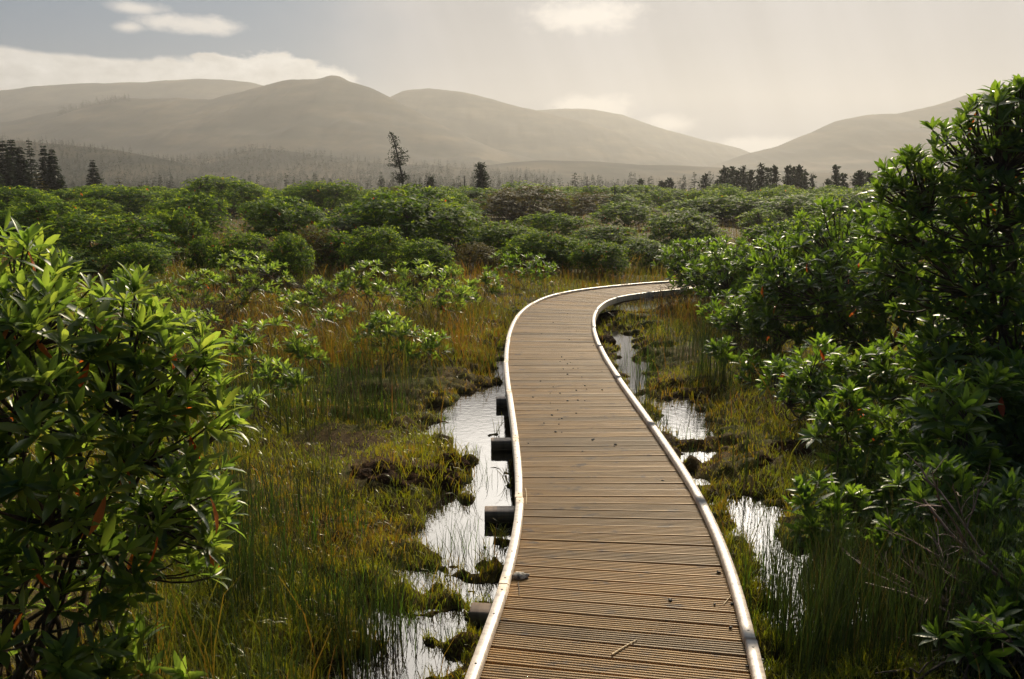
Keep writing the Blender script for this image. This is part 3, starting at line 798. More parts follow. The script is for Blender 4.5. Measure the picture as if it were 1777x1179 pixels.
for _ in range(30000):
    if cnt >= 285: break
    y = 15.5 + 75 * r_.random() ** 1.3
    x = r_.uniform(-0.72, 0.70) * y
    w = r_.uniform(2.6, 5.2)
    # the open grass and the boardwalk stay free
    if y < 18.5 and -4.0 < x < 4.0: continue
    u0 = CX + F * x / y; vt = 325 - (1.75 - CAMH) * F / y
    if any(y < kd - 0.5 and abs(u0 - ku) < 0.42 * (kw + w * F / y) and vt < kv + 0.6 * (325 + CAMH * F / kd - kv) for ku, kv, kw, kd, _k, _l in KEYB): continue
    if any((x - a) ** 2 + (y - b_) ** 2 < (0.44 * (w / 2 + q)) ** 2 for a, b_, q in placed): continue
    brown = r_.random() < 0.09
    hh = min(r_.uniform(1.2, 1.75) * (0.75 + 0.11 * w), 1.95 + 0.004 * y)
    thicket_bush(x, y, w, hh, "brownish olive heath bush massed among the green rhododendrons" if brown else "green rhododendron bush massed in the thicket among others alike", 'brown' if brown else 'n', "heath bushes of the thicket" if brown else "massed rhododendron bushes of the thicket")
    cnt += 1

for i in range(46):          # the thicket goes on past both sides of the view
    y = r_.uniform(13, 60); x = (1 if i % 2 else -1) * r_.uniform(0.74, 1.05) * y
    w = r_.uniform(3.5, 5.5)
    thicket_bush(x, y, w, r_.uniform(1.5, 2.0), "green rhododendron bush massed in the thicket among others alike", 'n', "massed rhododendron bushes of the thicket")

# ------------------------------------------------------------------ boardwalk
m, t, out = newmat("deck_wood")
uvn = t.nodes.new('ShaderNodeUVMap')
geo = t.nodes.new('ShaderNodeNewGeometry')
p = t.nodes.new('ShaderNodeBsdfPrincipled')
grain = tnoise(t, 1.0, 6, uvn.outputs[0], 0.65, (4.0, 130.0, 1))
plank = ramp(t, geo.outputs['Random Per Island'], G((0.0, (0.60, 0.60, 0.63)), (0.35, (1.0, 0.98, 0.95)), (1.0, (1.25, 1.18, 1.05))))
base = ramp(t, grain, G((0.28, (0.115, 0.062, 0.021)), (0.55, (0.290, 0.172, 0.060)), (0.78, (0.44, 0.285, 0.118))))
base = MIX(1.0, base, plank, 'MULTIPLY', t)
knot = SMOOTH(tnoise(t, 1.0, 5, uvn.outputs[0], 0.6, (7.0, 13.0, 1)), 0.56, 0.70, t)
base = MIX(M('MULTIPLY', knot, 0.75), base, (0.055, 0.042, 0.040))
wet = SMOOTH(tnoise(t, 1.0, 4, uvn.outputs[0], 0.5, (1.3, 2.2, 1)), 0.40, 0.66, t)
base = MIX(M('MULTIPLY', wet, 0.45), base, (0.27, 0.18, 0.09))
t.links.new(base, p.inputs['Base Color'])
p.inputs['Roughness'].default_value = 0.55
p.inputs['Specular IOR Level'].default_value = 0.28
b = t.nodes.new('ShaderNodeBump'); b.inputs['Strength'].default_value = 0.35; b.inputs['Distance'].default_value = 0.003
t.links.new(grain, b.inputs['Height']); t.links.new(b.outputs[0], p.inputs['Normal'])
t.links.new(p.outputs[0], out.inputs['Surface'])
MAT_DECK = m
def woodmat(name, stops, rough=0.5, spec=0.5):
    m, t, out = newmat(name)
    uvn = t.nodes.new('ShaderNodeUVMap')
    p = t.nodes.new('ShaderNodeBsdfPrincipled')
    g = tnoise(t, 1.0, 6, uvn.outputs[0], 0.65, (1.2, 45.0, 1))
    g2 = tnoise(t, 1.0, 3, uvn.outputs[0], 0.5, (30.0, 2.0, 1))
    colr = MIX(1.0, ramp(t, g, stops), ramp(t, g2, G((0.32, (0.62, 0.58, 0.54)), (0.55, (1.05, 1.03, 1.0)))), 'MULTIPLY', t)
    t.links.new(colr, p.inputs['Base Color'])
    p.inputs['Roughness'].default_value = rough
    p.inputs['Specular IOR Level'].default_value = spec
    b = t.nodes.new('ShaderNodeBump'); b.inputs['Strength'].default_value = 0.25; b.inputs['Distance'].default_value = 0.003
    t.links.new(g, b.inputs['Height']); t.links.new(b.outputs[0], p.inputs['Normal'])
    t.links.new(p.outputs[0], out.inputs['Surface'])
    return m
MAT_KERB = woodmat("kerb_wood", G((0.3, (0.55, 0.46, 0.37)), (0.7, (0.74, 0.65, 0.55))), 0.34, 0.7)
MAT_BEAM = woodmat("beam_wood", G((0.3, (0.14, 0.095, 0.062)), (0.7, (0.29, 0.205, 0.145))), 0.5, 0.4)
MAT_SCREW = simple("screw_steel", G((0.3, (0.03, 0.03, 0.03)), (0.7, (0.06, 0.055, 0.05))), 50, 0.45)

walk = thing("boardwalk", "curving timber boardwalk of grooved planks with pale kerb rails", "boardwalk", (0, 2.5, 0))
off0 = np.array([0, 2.5, 0])
# planks: ridged profile along the path, reaching across it
PITCHB, GAP, TH = 0.097, 0.009, 0.03
nb = int(PLEN / PITCHB)
NG = 6
prof_s, prof_z = [], []
wl = (PITCHB - GAP)
seg = wl / NG
for i in range(NG):
    a = i * seg
    prof_s += [a + 0.04 * seg, a + 0.44 * seg, a + 0.58 * seg, a + 0.92 * seg]
    prof_z += [0, 0, -0.0055, -0.0055]
prof_s[0] = 0.0; prof_z[0] = -0.003; prof_s[-1] = wl; prof_z[-1] = -0.0065
prof_s = np.array([0.0] + prof_s + [wl]); prof_z = np.array([-TH] + prof_z + [-TH])
HW = WID / 2 - 0.006
ncross = 4
tv = np.linspace(-HW, HW, ncross)
VV, PQ, UV, off = [], [], [], 0
rb = np.random.default_rng(77)
for i in range(nb):
    s = i * PITCHB + prof_s
    skew = rb.normal() * 0.002
    dz = rb.normal() * 0.0012; tz = rb.normal() * 0.0012
    pt, T, Rt = path_at(s)
    xy = pt[:, None] + Rt[:, None] * tv[None, :, None] + T[:, None] * (skew * tv)[None, :, None]
    z = DECK + prof_z[:, None] + dz + tz * tv[None] / HW + 0 * xy[..., 0]
    k = len(s)
    VV.append(np.concatenate([xy, z[..., None]], -1).reshape(-1, 3))
    UV.append(np.stack([np.broadcast_to(tv[None] + i * 3.37, (k, ncross)), np.broadcast_to(s[:, None] + i * 0.31, (k, ncross))], -1).reshape(-1, 2))
    PQ.append(grid_faces(k, ncross)[:, ::-1] + off)
    off += k * ncross
V = np.concatenate(VV)
link("decking", mesh("decking", V - off0, [np.concatenate(PQ)], [MAT_DECK], uv=np.concatenate(UV)), walk, )
for o in walk.children: pass
# kerb rails laid in lengths along both edges
KW, KH = 0.043, KERB
sec = np.array([(-0.5, -1.6), (-0.5, 0.86), (-0.44, 1.0), (0.36, 1.0), (0.5, 0.80), (0.5, 0.0)])   # across (towards the deck +), up
def kerb(side, s0, s1, jog):
    n = max(4, int((s1 - s0) / 0.08))
    s = np.linspace(s0, s1, n)
    pt, T, Rt = path_at(s)
    cen = side * (WID / 2 - KW / 2) + jog
    V, UV = [], []
    for a, h in sec:
        o_ = cen - side * a * KW
        xy = pt + Rt * o_
        V.append(np.c_[xy, np.full(n, DECK + 0.002 + h * KH)])
        UV.append(np.c_[s, np.full(n, a * KW + h * 0.05 + side)])
    V = np.stack(V, 1); UV = np.stack(UV, 1)
    q = grid_faces(n, len(sec))
    if side > 0: q = q[:, ::-1]
    V = V.reshape(-1, 3); UV = UV.reshape(-1, 2)
    ids = np.arange(n * len(sec)).reshape(n, len(sec))
    P = [q]; I = [0]
    caps = []
    for row in (ids[0], ids[-1]):
        caps += [[row[0], row[1], row[4], row[5]], [row[1], row[2], row[3], row[4]]]
    P.append(np.array(caps)); I.append(0)
    parts = [(V, P, I)]
    # screw heads
    sc = [s0 + 0.05, s1 - 0.05] + list(np.arange(s0 + 0.32, s1 - 0.15, 0.34))
    sv = []
    for s_ in sc:
        pt, T, Rt = path_at(np.array([s_]))
        c_ = np.array([*(pt[0] + Rt[0] * cen), DECK + KH + 0.0022])
        a = np.arange(7) * 2 * math.pi / 7
        ring = np.c_[c_[0] + 0.0055 * np.cos(a), c_[1] + 0.0055 * np.sin(a), np.full(7, c_[2])]
        top = np.c_[c_[0] + 0.0030 * np.cos(a), c_[1] + 0.0030 * np.sin(a), np.full(7, c_[2] + 0.0015)]
        vv = np.concatenate([ring, top, [c_ + np.array([0, 0, 0.0015])]])
        fq = np.array([[j, (j + 1) % 7, 7 + (j + 1) % 7, 7 + j] for j in range(7)]); ft = np.array([[7 + j, 7 + (j + 1) % 7, 14] for j in range(7)])
        parts.append((vv, [fq, ft], [1, 1])); sv.append(len(vv))
    V, P, I = merge(parts)
    UV = np.concatenate([UV, np.zeros((len(V) - len(UV), 2))])
    link("kerb_rail", mesh("kerb_rail", V - off0, P, [MAT_KERB, MAT_SCREW], I, uv=UV), walk)
for side in (-1, 1):
    s = 0.12 if side < 0 else 0.6
    rk = np.random.default_rng(3 + side)
    while s < PLEN - 0.3:
        e = min(s + rk.uniform(0.9, 1.5), PLEN - 0.1)
        kerb(side, s, e - 0.009, rk.normal() * 0.005)
        s = e
# bearers across under the planks, their ends sticking out on the left; joists along
def box(cx, cy, cz, hx, hy, hz, ang, bev=0.006):
    sx = np.array([-1, 1, 1, -1]); sy = np.array([-1, -1, 1, 1])
    V = []
    for z, k in ((-hz, 1), (hz - bev, 1), (hz, 0)):
        q = np.c_[sx * (hx - (0 if k else bev)), sy * (hy - (0 if k else bev))]
        ca, sa = math.cos(ang), math.sin(ang)
        V.append(np.c_[cx + q[:, 0] * ca - q[:, 1] * sa, cy + q[:, 0] * sa + q[:, 1] * ca, np.full(4, cz + z)])
    V = np.concatenate(V)
    P = [np.array([[0, 3, 2, 1], [8, 9, 10, 11]] + [[l * 4 + j, l * 4 + (j + 1) % 4, (l + 1) * 4 + (j + 1) % 4, (l + 1) * 4 + j] for l in (0, 1) for j in range(4)])]
    return V, P
def nearest_s(x, y):
    return float(_s[np.argmin((CEN[:, 0] - x) ** 2 + (CEN[:, 1] - y) ** 2)])
bearers = [(817, 1048, 0), (841, 880, 0), (852, 762, 0), (863, 690, 0)]
for u, v, ext in bearers:
    P = on_z(u, v, 0.085)
    s = nearest_s(P[0], P[1])
    pt, T, Rt = path_at(np.array([s]))
    out_l = float(np.dot(P[:2] - pt[0], -Rt[0]))         # how far the end reaches to the left of the middle
    out_l = max(out_l, WID / 2 + 0.08)
    hx = (out_l + WID / 2 - 0.05) / 2
    c_ = pt[0] + Rt[0] * (hx - out_l)
    Vb, Pb = box(c_[0], c_[1], 0.046, hx, 0.045, 0.034, math.atan2(Rt[0][1], Rt[0][0]))
    uv = np.c_[(Vb[:, 0] - c_[0]), Vb[:, 1] + Vb[:, 2]]
    link("cross_beam", mesh("cross_beam", Vb - off0, Pb, [MAT_BEAM], uv=uv), walk)
for side in (-1, 1):
    s = np.linspace(0.1, PLEN - 0.1, 120)
    pt, T, Rt = path_at(s)
    V = []
    for a, z in ((-0.025, 0.192), (-0.025, 0.238), (0.025, 0.238), (0.025, 0.192)):
        V.append(np.c_[pt + Rt * (side * 0.44 + a), np.full(120, z)])
    V = np.stack(V, 1).reshape(-1, 3)
    ids = np.arange(480).reshape(120, 4); nx = np.roll(ids, -1, axis=1)
    q = np.stack([ids[:-1], nx[:-1], nx[1:], ids[1:]], -1).reshape(-1, 4)
    link("joist", mesh("joist", V - off0, [q], [MAT_BEAM], uv=V[:, :2]), walk)

# things lying on the boards
def blobmesh(name, mat, seed, rx, ry, rz, rough=0.35, sub=2, sc=2.0):
    import bmesh
    bm = bmesh.new()
    bmesh.ops.create_icosphere(bm, subdivisions=sub, radius=1.0)
    V = np.array([v.co[:] for v in bm.verts]); Fc = np.array([[v.index for v in f.verts] for f in bm.faces])
    bm.free()
    d = 1 + rough * 2 * fbm(V[:, 0] * sc + 5 + V[:, 2] * 1.3, V[:, 1] * sc + 9 - V[:, 2] * 1.7, seed, 4, 0.6)
    V = V * d[:, None] * np.array([rx, ry, rz])
    return mesh(name, V, [Fc], [mat], smooth=True)
DROP = [blobmesh("sheep_dropping", MAT_BLACK, 40 + i, 0.011, 0.008, 0.005, 0.3, 1) for i in range(4)]
drop_px = [(975,620),(980,625),(972,628),(985,632),(990,630),(978,641),(995,640),(1003,640),(985,650),(1010,655),(960,672),(1015,670),(1018,676),(1000,678),(955,683),(972,683),(1045,677),(985,696),(1003,695),(1015,696),(955,700),(968,712),(1000,718),(958,721),(970,728),(975,727),(944,735),(970,737),(964,750),(975,751),(917,770),(1030,763),(1028,764),(1068,772),(1066,775),(1011,784),(1135,720),(1045,645),(938,662),(925,690),(1150,835),(988,590),(1000,575),(940,580),(1030,600),(960,560),(985,545),(1247,994),(1266,1011),(1163,1043),(1270,1049),(1240,1050),(867,1078),(1268,1090),(1297,1158)]
for i, (u, v) in enumerate(drop_px):
    P = on_z(u, v, DECK)
    o = link("sheep_dropping", DROP[i % 4], None, (P[0], P[1], DECK + 0.003))
    o.rotation_euler[2] = float(rng.uniform(0, 6.28))
    q = float(rng.uniform(0.6, 1.2)); o.scale = (q, q, q)
    tag(o, "small black dropping lying on the boardwalk planks", "dropping", "droppings scattered on the boardwalk")
def strand(name, pts, r, label, cat, mat):
    P = np.array(pts)[None]
    c0 = P[0, 0].copy()
    k = P.shape[1]
    V, Q, I = tubes(P - c0, np.linspace(1, 0.6, k)[None] * r, 5)
    return tag(link(name, mesh(name, V, Q, [mat], I, smooth=True), None, c0), label, cat)
def deck_pts(pxs, lift=0.004):
    return [on_z(u, v, DECK) + np.array([0, 0, lift]) for u, v in pxs]
strand("straw", deck_pts([(1062,1138), (1084,1124), (1105,1112)]), 0.0035, "pale straight straw lying in the middle of the nearest planks", "straw", MAT_STRAW)
strand("straw", deck_pts([(1256,1050), (1267,1037), (1272,1024)]), 0.002, "thin curved straw by the right kerb rail", "straw", MAT_STRAW)
strand("straw", deck_pts([(912,849), (914,862), (913,876)]), 0.002, "thin straw beside the left kerb rail", "straw", MAT_STRAW)
strand("twig", deck_pts([(899,1012), (901,1024), (901,1035)]), 0.0022, "short dark twig near the left kerb rail", "twig", MAT_BLACK)
P = on_z(903, 1003, DECK)
o = tag(link("debris_lump", blobmesh("debris_lump", MAT_STONE, 66, 0.035, 0.02, 0.014, 0.6, 3, 2.5), None, (P[0], P[1], DECK + 0.008)), "grey crumbly lump of debris against the left kerb rail", "debris")

# ------------------------------------------------------------------ peat and moss mounds
MOUNDS = []
MH = []
def mound_lift(x, y):
    z = np.zeros(len(x))
    for (a, b_, q), h in zip(MOUNDS, MH):
        d = np.hypot(x - a, (y - b_) / 0.8) / q
        z = np.maximum(z, np.where(d < 0.95, h * 0.85 * np.sqrt(np.clip(1 - d * d, 0, 1)), 0))
    return z
def off_mounds(x, y, r):
    ok = np.ones(len(x), bool)
    for a, b_, q in MOUNDS:
        if q > 0.09: ok &= (np.hypot(x - a, y - b_) > q * 0.95) | (r.random(len(x)) < 0.55)
    return ok
def mound(u, v, wpx, h, label, seed, mat, name="peat_mound", cat="peat mound", asp=0.75):
    P = on_z(u, v, 0.03)
    rx = wpx / 2 * (P[1] * math.cos(PITCH) + CAMH * math.sin(PITCH)) / F
    MOUNDS.append((P[0], P[1], rx))
    me = blobmesh(name, mat, seed, rx, rx * asp, h, 0.26, 5, 6.0)
    MH.append(h)
    o = link(name, me, None, (P[0], P[1], 0.0))
    tag(o, label, cat)
    return o
mound(690, 838, 200, 0.17, "heap of dug peat and dead moss left of the pool", 1, MAT_PEAT)
mound(778, 815, 74, 0.14, "small dark clod of peat at the pool's edge beside the bigger heap", 2, MAT_PEAT)
mound(632, 848, 90, 0.14, "mossy peat lump at the left end of the dug heap", 3, MAT_PEAT)
mound(1368, 800, 95, 0.17, "dark upturned peat clod right of the boardwalk", 4, MAT_PEAT)
mound(1322, 818, 60, 0.13, "smaller peat clod left of the upturned one, right of the boardwalk", 5, MAT_PEAT)
mound(1277, 938, 44, 0.05, "round mossy tussock standing in the right-hand pool", 6, MAT_MOSS, "moss_tussock", "tussock")
mound(1250, 893, 36, 0.05, "little moss tussock touching the right kerb of the boardwalk", 7, MAT_MOSS, "moss_tussock", "tussock")
mound(1075, 548, 70, 0.10, "dark peat bank inside the boardwalk bend", 8, MAT_PEAT)
mound(1050, 590, 40, 0.08, "peat lump by the water close to the inner kerb of the bend", 9, MAT_PEAT)

# ------------------------------------------------------------------ grasses
def zone(px):
    return np.array([on_z(u, v, 0.03) for u, v in px])[:, :2]
ZT = {
 'tall': [zone([(380,500),(560,480),(700,490),(885,500),(886,650),(720,640),(560,650),(400,650),(370,560)]), zone([(1160,530),(1260,520),(1330,560),(1280,590),(1180,580)])],
 'rush': [zone([(420,700),(560,680),(720,690),(725,755),(600,775),(430,770)]), zone([(400,950),(560,930),(640,980),(650,1100),(600,1179),(380,1179)]), zone([(1130,600),(1330,600),(1340,690),(1180,700),(1150,660)]), zone([(1350,960),(1500,920),(1777,950),(1777,1179),(1400,1179)])],
}
def in_zone(x, y, key):
    o = np.full(x.shape, -9.0)
    for z in ZT[key]: o = np.maximum(o, poly_sd(x, y, z))
    return o
def blades(x, y, z, h, w, lean, seed):
    r = np.random.default_rng(seed)
    n = len(x)
    a = r.uniform(0, 6.283, n); b_ = r.uniform(0, 6.283, n)
    wd = np.stack([np.cos(a), np.sin(a), 0 * a], -1)
    ld = np.stack([np.cos(b_), np.sin(b_), 0 * b_], -1) * (h * lean * r.uniform(0.2, 1.3, n))[:, None]
    B = np.stack([x, y, z], -1)
    Zp = np.array([0, 0, 1.0])
    m1 = B + ld * 0.18 + Zp * (h * 0.45)[:, None]
    m2 = B + ld * 0.52 + Zp * (h * 0.80)[:, None]
    tp = B + ld + Zp * (h * (1.0 - 0.12 * lean))[:, None]
    hw = (w / 2)[:, None] * wd
    V = np.stack([B - hw, B + hw, m1 - hw * 0.85, m1 + hw * 0.85, m2 - hw * 0.55, m2 + hw * 0.55, tp], 1).reshape(-1, 3)
    o = (np.arange(n) * 7)[:, None]
    q = np.concatenate([np.array([[0, 1, 3, 2]]) + o, np.array([[2, 3, 5, 4]]) + o]).reshape(-1, 4)
    t_ = (np.array([[4, 5, 6]]) + o).reshape(-1, 3)
    return V, [q, t_]
def scatter(n, seed, ylo, yhi, spread=0.78):
    r = np.random.default_rng(seed)
    y = np.exp(r.uniform(math.log(ylo), math.log(yhi), n))
    x = r.uniform(-spread, spread, n) * (y + 0.8)
    return x, y, r
# short grass and moss over all land
x, y, r = scatter(330000, 21, 1.6, 19.0)
z = ground_h(x, y)
keep = (z > 0.002) & (path_dist(x, y) > WID / 2 + 0.02)
patch = fbm(x * 0.9, y * 0.9, 61, 3)
keep &= (r.random(len(x)) < 0.3) | ~((x > 1.55) & (y < 4.4))
keep &= r.random(len(x)) < np.where(z < 0.05, 1.0, np.clip(0.85 + 2.6 * patch, 0.12, 1))
keep &= off_mounds(x, y, r)
x, y, z, patch = x[keep], y[keep], z[keep], patch[keep]
rr = np.random.default_rng(4)
h = rr.uniform(0.022, 0.075, len(x)) * np.clip(1 + 2.5 * patch, 0.5, 1.8) * (1 + 0.03 * y)
z = z + mound_lift(x, y)
V, P = blades(x, y, z - 0.006, h, rr.uniform(0.0022, 0.004, len(x)) * (1 + 0.13 * y), 0.9, 41)
tag(link("moss_grass", mesh("moss_grass", V, P, [MAT_MOSSG])), "short rusty and yellow-green bog grass on the moss", "grass", None, "stuff")
# long bog grass
x, y, r = scatter(170000, 22, 1.7, 24.0)
zt = in_zone(x, y, 'tall')
pr = np.where(zt > -0.2, 0.95, 0.04 + 0.4 * np.clip((fbm(x * 0.8, y * 0.8, 81, 3) - 0.08) * 5, 0, 1))
pr = np.where(y > 12.0, np.maximum(pr, 0.5), pr)
z = ground_h(x, y)
pr = np.where((x > 1.5) & (y < 4.6), pr * 0.15, pr)
pr = np.where(in_zone(x, y, 'rush') > 0, pr * 0.2, pr)
pr = np.where((zt < -0.2) & (y < 9), pr * 0.45, pr)
keep = (r.random(len(x)) < pr) & (z > 0.0) & (path_dist(x, y) > WID / 2 + 0.06) & off_mounds(x, y, r)
x, y, z = x[keep], y[keep], z[keep]
cl = fbm(x * 1.6, y * 1.6, 91, 3)
h = rr.uniform(0.16, 0.48, len(x)) * np.clip(1 + 2.2 * cl, 0.4, 1.7)
h = np.where((path_dist(x, y) < 1.0), h * 0.6, h) * np.where(y > 11.5, 0.42, np.where(y > 9, 0.75, 1.0))
V, P = blades(x, y, z - 0.01, h, rr.uniform(0.0025, 0.0052, len(x)) * (1 + 0.10 * y), 0.62, 42)
tag(link("tall_grass", mesh("tall_grass", V, P, [MAT_GRASS])), "long brown and green bog grass between the shrubs", "grass", None, "stuff")
# rushes, upright and dark
x, y, r = scatter(110000, 23, 1.7, 15.0)
zt = in_zone(x, y, 'rush')
cl = fbm(x * 2.6, y * 2.6, 101, 3)
pr = np.where(zt > -0.12, np.clip(0.15 + 6 * cl, 0.0, 1), np.clip((cl - 0.26) * 5, 0, 0.6))
z = ground_h(x, y)
keep = (r.random(len(x)) < pr) & (z > -0.07) & (path_dist(x, y) > WID / 2 + 0.08)
x, y, z, cl = x[keep], y[keep], z[keep], cl[keep]
h = rr.uniform(0.18, 0.52, len(x)) * np.clip(1 + 1.5 * cl, 0.5, 1.5)
V, P = blades(x, y, z - 0.01, h, rr.uniform(0.002, 0.0035, len(x)) * (1 + 0.10 * y), 0.28, 43)
tag(link("rushes", mesh("rushes", V, P, [MAT_RUSH])), "dark green upright rushes growing thickly in the wet ground", "rushes", None, "stuff")
# brown grass between the farther bushes
x, y, r = scatter(30000, 24, 14.0, 60.0, 0.72)
z = ground_h(x, y)
h = r.uniform(0.12, 0.36, len(x)) * np.clip(1 + 2.0 * fbm(x * 0.3, y * 0.3, 111, 3), 0.4, 1.7)
keep = (path_dist(x, y) > WID / 2 + 0.1)
x, y, z, h = x[keep], y[keep], z[keep], h[keep]
V, P = blades(x, y, z - 0.01, h, r.uniform(0.004, 0.007, len(x)) * (1 + 0.08 * y), 0.5, 44)
tag(link("moor_grass", mesh("moor_grass", V, P, [MAT_GRASS])), "brown moor grass in the gaps of the rhododendron thicket", "grass", None, "stuff")

# clumps of rush standing in or beside the pools: single things
def clump(seed, n, h, rad):
    r = np.random.default_rng(seed)
    x, y = r.normal(size=n) * rad, r.normal(size=n) * rad
    hh = h * r.uniform(0.45, 1.1, n)
    q = blades(x, y, np.full(n, -0.05), hh, r.uniform(0.003, 0.005, n), 0.30, seed)
    return mesh("rush_clump", q[0], q[1], [MAT_RUSH, MAT_GREENG], [np.repeat(r.integers(0, 2, n), 2)[:len(q[1][0])], 0])
CL = [clump(500, 46, 0.36, 0.06), clump(501, 34, 0.30, 0.05), clump(502, 60, 0.42, 0.08), clump(503, 26, 0.34, 0.09)]
clumps = [
 (800,960,0,1.0,"tall rush clump in the left pool in front of the second beam end"),
 (838,1000,1,0.8,"rush clump in the left pool touching the boardwalk's kerb"),
 (765,955,3,0.7,"thin rush clump in open water left of the second beam end"),
 (845,835,3,0.8,"thin rushes in the water between the two upper beam ends"),
 (825,785,1,0.5,"small rush clump in front of the third beam end"),
 (655,745,2,1.1,"thick rush clump on the bank behind the left pool"),
 (700,735,2,0.9,"rush clump at the back corner of the left pool"),
 (600,735,2,1.0,"rush clump on the bank farther left of the pool"),
 (1300,1000,3,0.9,"thin rushes against the bright water of the right-hand pool"),
 (1335,1040,2,0.9,"dense rush clump at the near end of the right-hand pool"),
 (1345,1100,2,0.9,"dark rush clump nearest the right kerb of the boardwalk"),
 (1360,950,3,0.9,"rushes at the far bank of the right-hand pool"),
 (1390,1010,2,1.0,"rush clump behind the right-hand pool, before the bare branches"),
 (1095,625,3,1.0,"thin rushes in the small pool inside the boardwalk bend"),
 (1130,650,2,1.1,"thick rushes right of the small pool inside the bend"),
 (1075,640,1,0.8,"rush tuft in the small pool close to the inner kerb"),
 (1175,770,3,0.8,"thin rushes in the middle pool right of the boardwalk"),
 (1150,735,1,0.8,"rush tuft at the left end of the middle pool"),
 (1195,790,1,0.7,"rush tuft at the near end of the middle pool"),
 (450,740,2,1.2,"broad dark rush clump on the moss, leftmost of those behind the heap"),
 (500,755,0,1.1,"rush clump second from the left behind the peat heap"),
 (545,735,2,1.2,"tall rush clump straight behind the left end of the peat heap"),
 (625,690,2,1.1,"rush clump standing back on the bank, behind the water's far corner"),
 (580,690,0,1.1,"loose rush clump beside the one standing back on the bank"),
 (760,670,1,1.1,"rush tuft at the far end of the left pool"),
 (840,640,2,1.0,"rush clump by the left kerb just before the bend"),
 (470,960,2,1.1,"dark rush clump right of the big left bush's lowest leaves"),
 (540,1000,2,1.1,"dark rush clump in the middle of the lower left rushes"),
 (600,960,0,1.0,"dark rushes at the upper right of the lower left patch"),
 (430,1060,2,1.0,"dark rush clump below the lowest twigs of the big left bush"),
 (520,1100,2,1.0,"dark rush clump in the lower left rushes, nearest but one"),
 (600,1090,0,1.0,"thin dark rushes left of the nearest water"),
 (1220,670,2,1.2,"dark rush clump on the bank past the thin sapling"),
 (1260,690,2,1.0,"dark rush clump under the thin sapling right of the walk"),
 (1430,980,2,1.0,"shaded rushes before the low dark rhododendrons on the right"),
 (1450,1080,2,1.0,"shaded rushes left of the little sprout at the lower right"),
 (1400,1150,0,1.0,"shaded rushes nearest the lower right corner of the walk"),
 (790,720,1,0.6,"short rush tuft in the widest part of the left pool"),
 (770,745,3,0.6,"thin rushes in the left pool nearer its mossy bank"),
 (815,815,1,0.5,"rush tuft in the left pool between the heap and the boardwalk"),
 (790,880,3,0.7,"thin rushes standing in the left pool beside the second beam end"),
 (735,920,1,0.6,"short rush tuft at the mossy side of the left pool"),
 (820,910,1,0.5,"little rush tuft close in front of the second beam end"),
 (745,1000,0,0.7,"rush clump where the left pool narrows"),
 (800,1060,3,0.8,"thin rushes in the left pool beside the nearest beam end"),
 (1290,930,1,0.6,"short rush tuft by the round tussock in the right-hand pool"),
 (1320,900,3,0.8,"thin rushes at the far end of the right-hand pool"),
 (720,1090,0,0.8,"rush clump in the dark water at the lower left"),
 (660,1120,2,0.9,"dense rush clump left of the nearest water"),
 (770,1120,1,0.6,"short green rush tuft beside the nearest left kerb"),
]
for u, v, k, sc, lab in clumps:
    P = on_z(u, v, 0.0)
    if abs(path_dist(np.array([P[0]]), np.array([P[1]]))[0]) < WID / 2 + 0.12:
        s = nearest_s(P[0], P[1]); pt, T, Rt = path_at(np.array([s]))
        sg = 1 if np.dot(P[:2] - pt[0], Rt[0]) > 0 else -1
        P[:2] = pt[0] + Rt[0] * sg * (WID / 2 + 0.14)
    o = link("rush_clump", CL[k], None, (P[0], P[1], max(gz(P[0], P[1]), -0.05)))
    o.rotation_euler[2] = float(rng.uniform(0, 6.28)); o.scale = (sc, sc, sc)
    tag(o, lab, "rushes", "rush clumps by the pools")

# ------------------------------------------------------------------ bare branches
def bare(name, label, base, dirs, length, r0, seed, mat, levels=3, kids=5, spread=0.6):
    r = np.random.default_rng(seed)
    segs = []
    def grow(p0, d, L, rad, lv):
        k = 7
        pts = [p0]; dd = d.copy()
        for i in range(k - 1):
            dd = nrm((dd + r.normal(size=3) * 0.16)[None])[0]
            pts.append(pts[-1] + dd * L / (k - 1))
        pts = np.array(pts)
        segs.append((pts, np.linspace(rad, rad * 0.45, k)))
        if lv > 0:
            for j in range(kids):
                f = r.uniform(0.25, 0.95); i = int(f * (k - 1))
                nd = nrm((nrm((pts[min(i + 1, k - 1)] - pts[i - 1 if i else 0])[None])[0] + r.normal(size=3) * spread * np.array([1, 1, 0.55]))[None])[0]
                grow(pts[i], nd, L * r.uniform(0.35, 0.6), rad * 0.55, lv - 1)
    for d in dirs:
        grow(np.zeros(3) + r.normal(size=3) * 0.02, nrm(np.array(d, float)[None])[0], length * r.uniform(0.8, 1.1), r0, levels)
    V, P, I = tubes(np.array([s[0] for s in segs]), np.array([s[1] for s in segs]), 5)
    return tag(link(name, mesh(name, V, P, [mat], I, smooth=True), None, base), label, "branches")
bare("bare_branches", "bare reddish dead branches reaching in from the lower right corner", (2.35, 2.75, 0.18), [(-1, 0.1, 0.12), (-1, 0.35, 0.30), (-0.9, -0.15, 0.16), (-0.8, 0.5, 0.15), (-0.9, 0.2, 0.02)], 0.9, 0.012, 5, MAT_TWIG, 3, 4, 0.55)
Pb = on_z(565, 560, 0.1)
bare("bare_shrub", "dense leafless brown shrub among the low rhododendrons on the left", on_y(560, 545, 11.8), [(0.3, 0, 1), (-0.3, 0.1, 1), (0, 0.2, 1), (0.1, -0.2, 1), (0.5, 0.1, 0.9), (-0.5, 0, 0.9)], 0.62, 0.007, 8, MAT_BARK, 3, 6, 0.5)
me_bare = bpy.data.objects["bare_shrub"].data
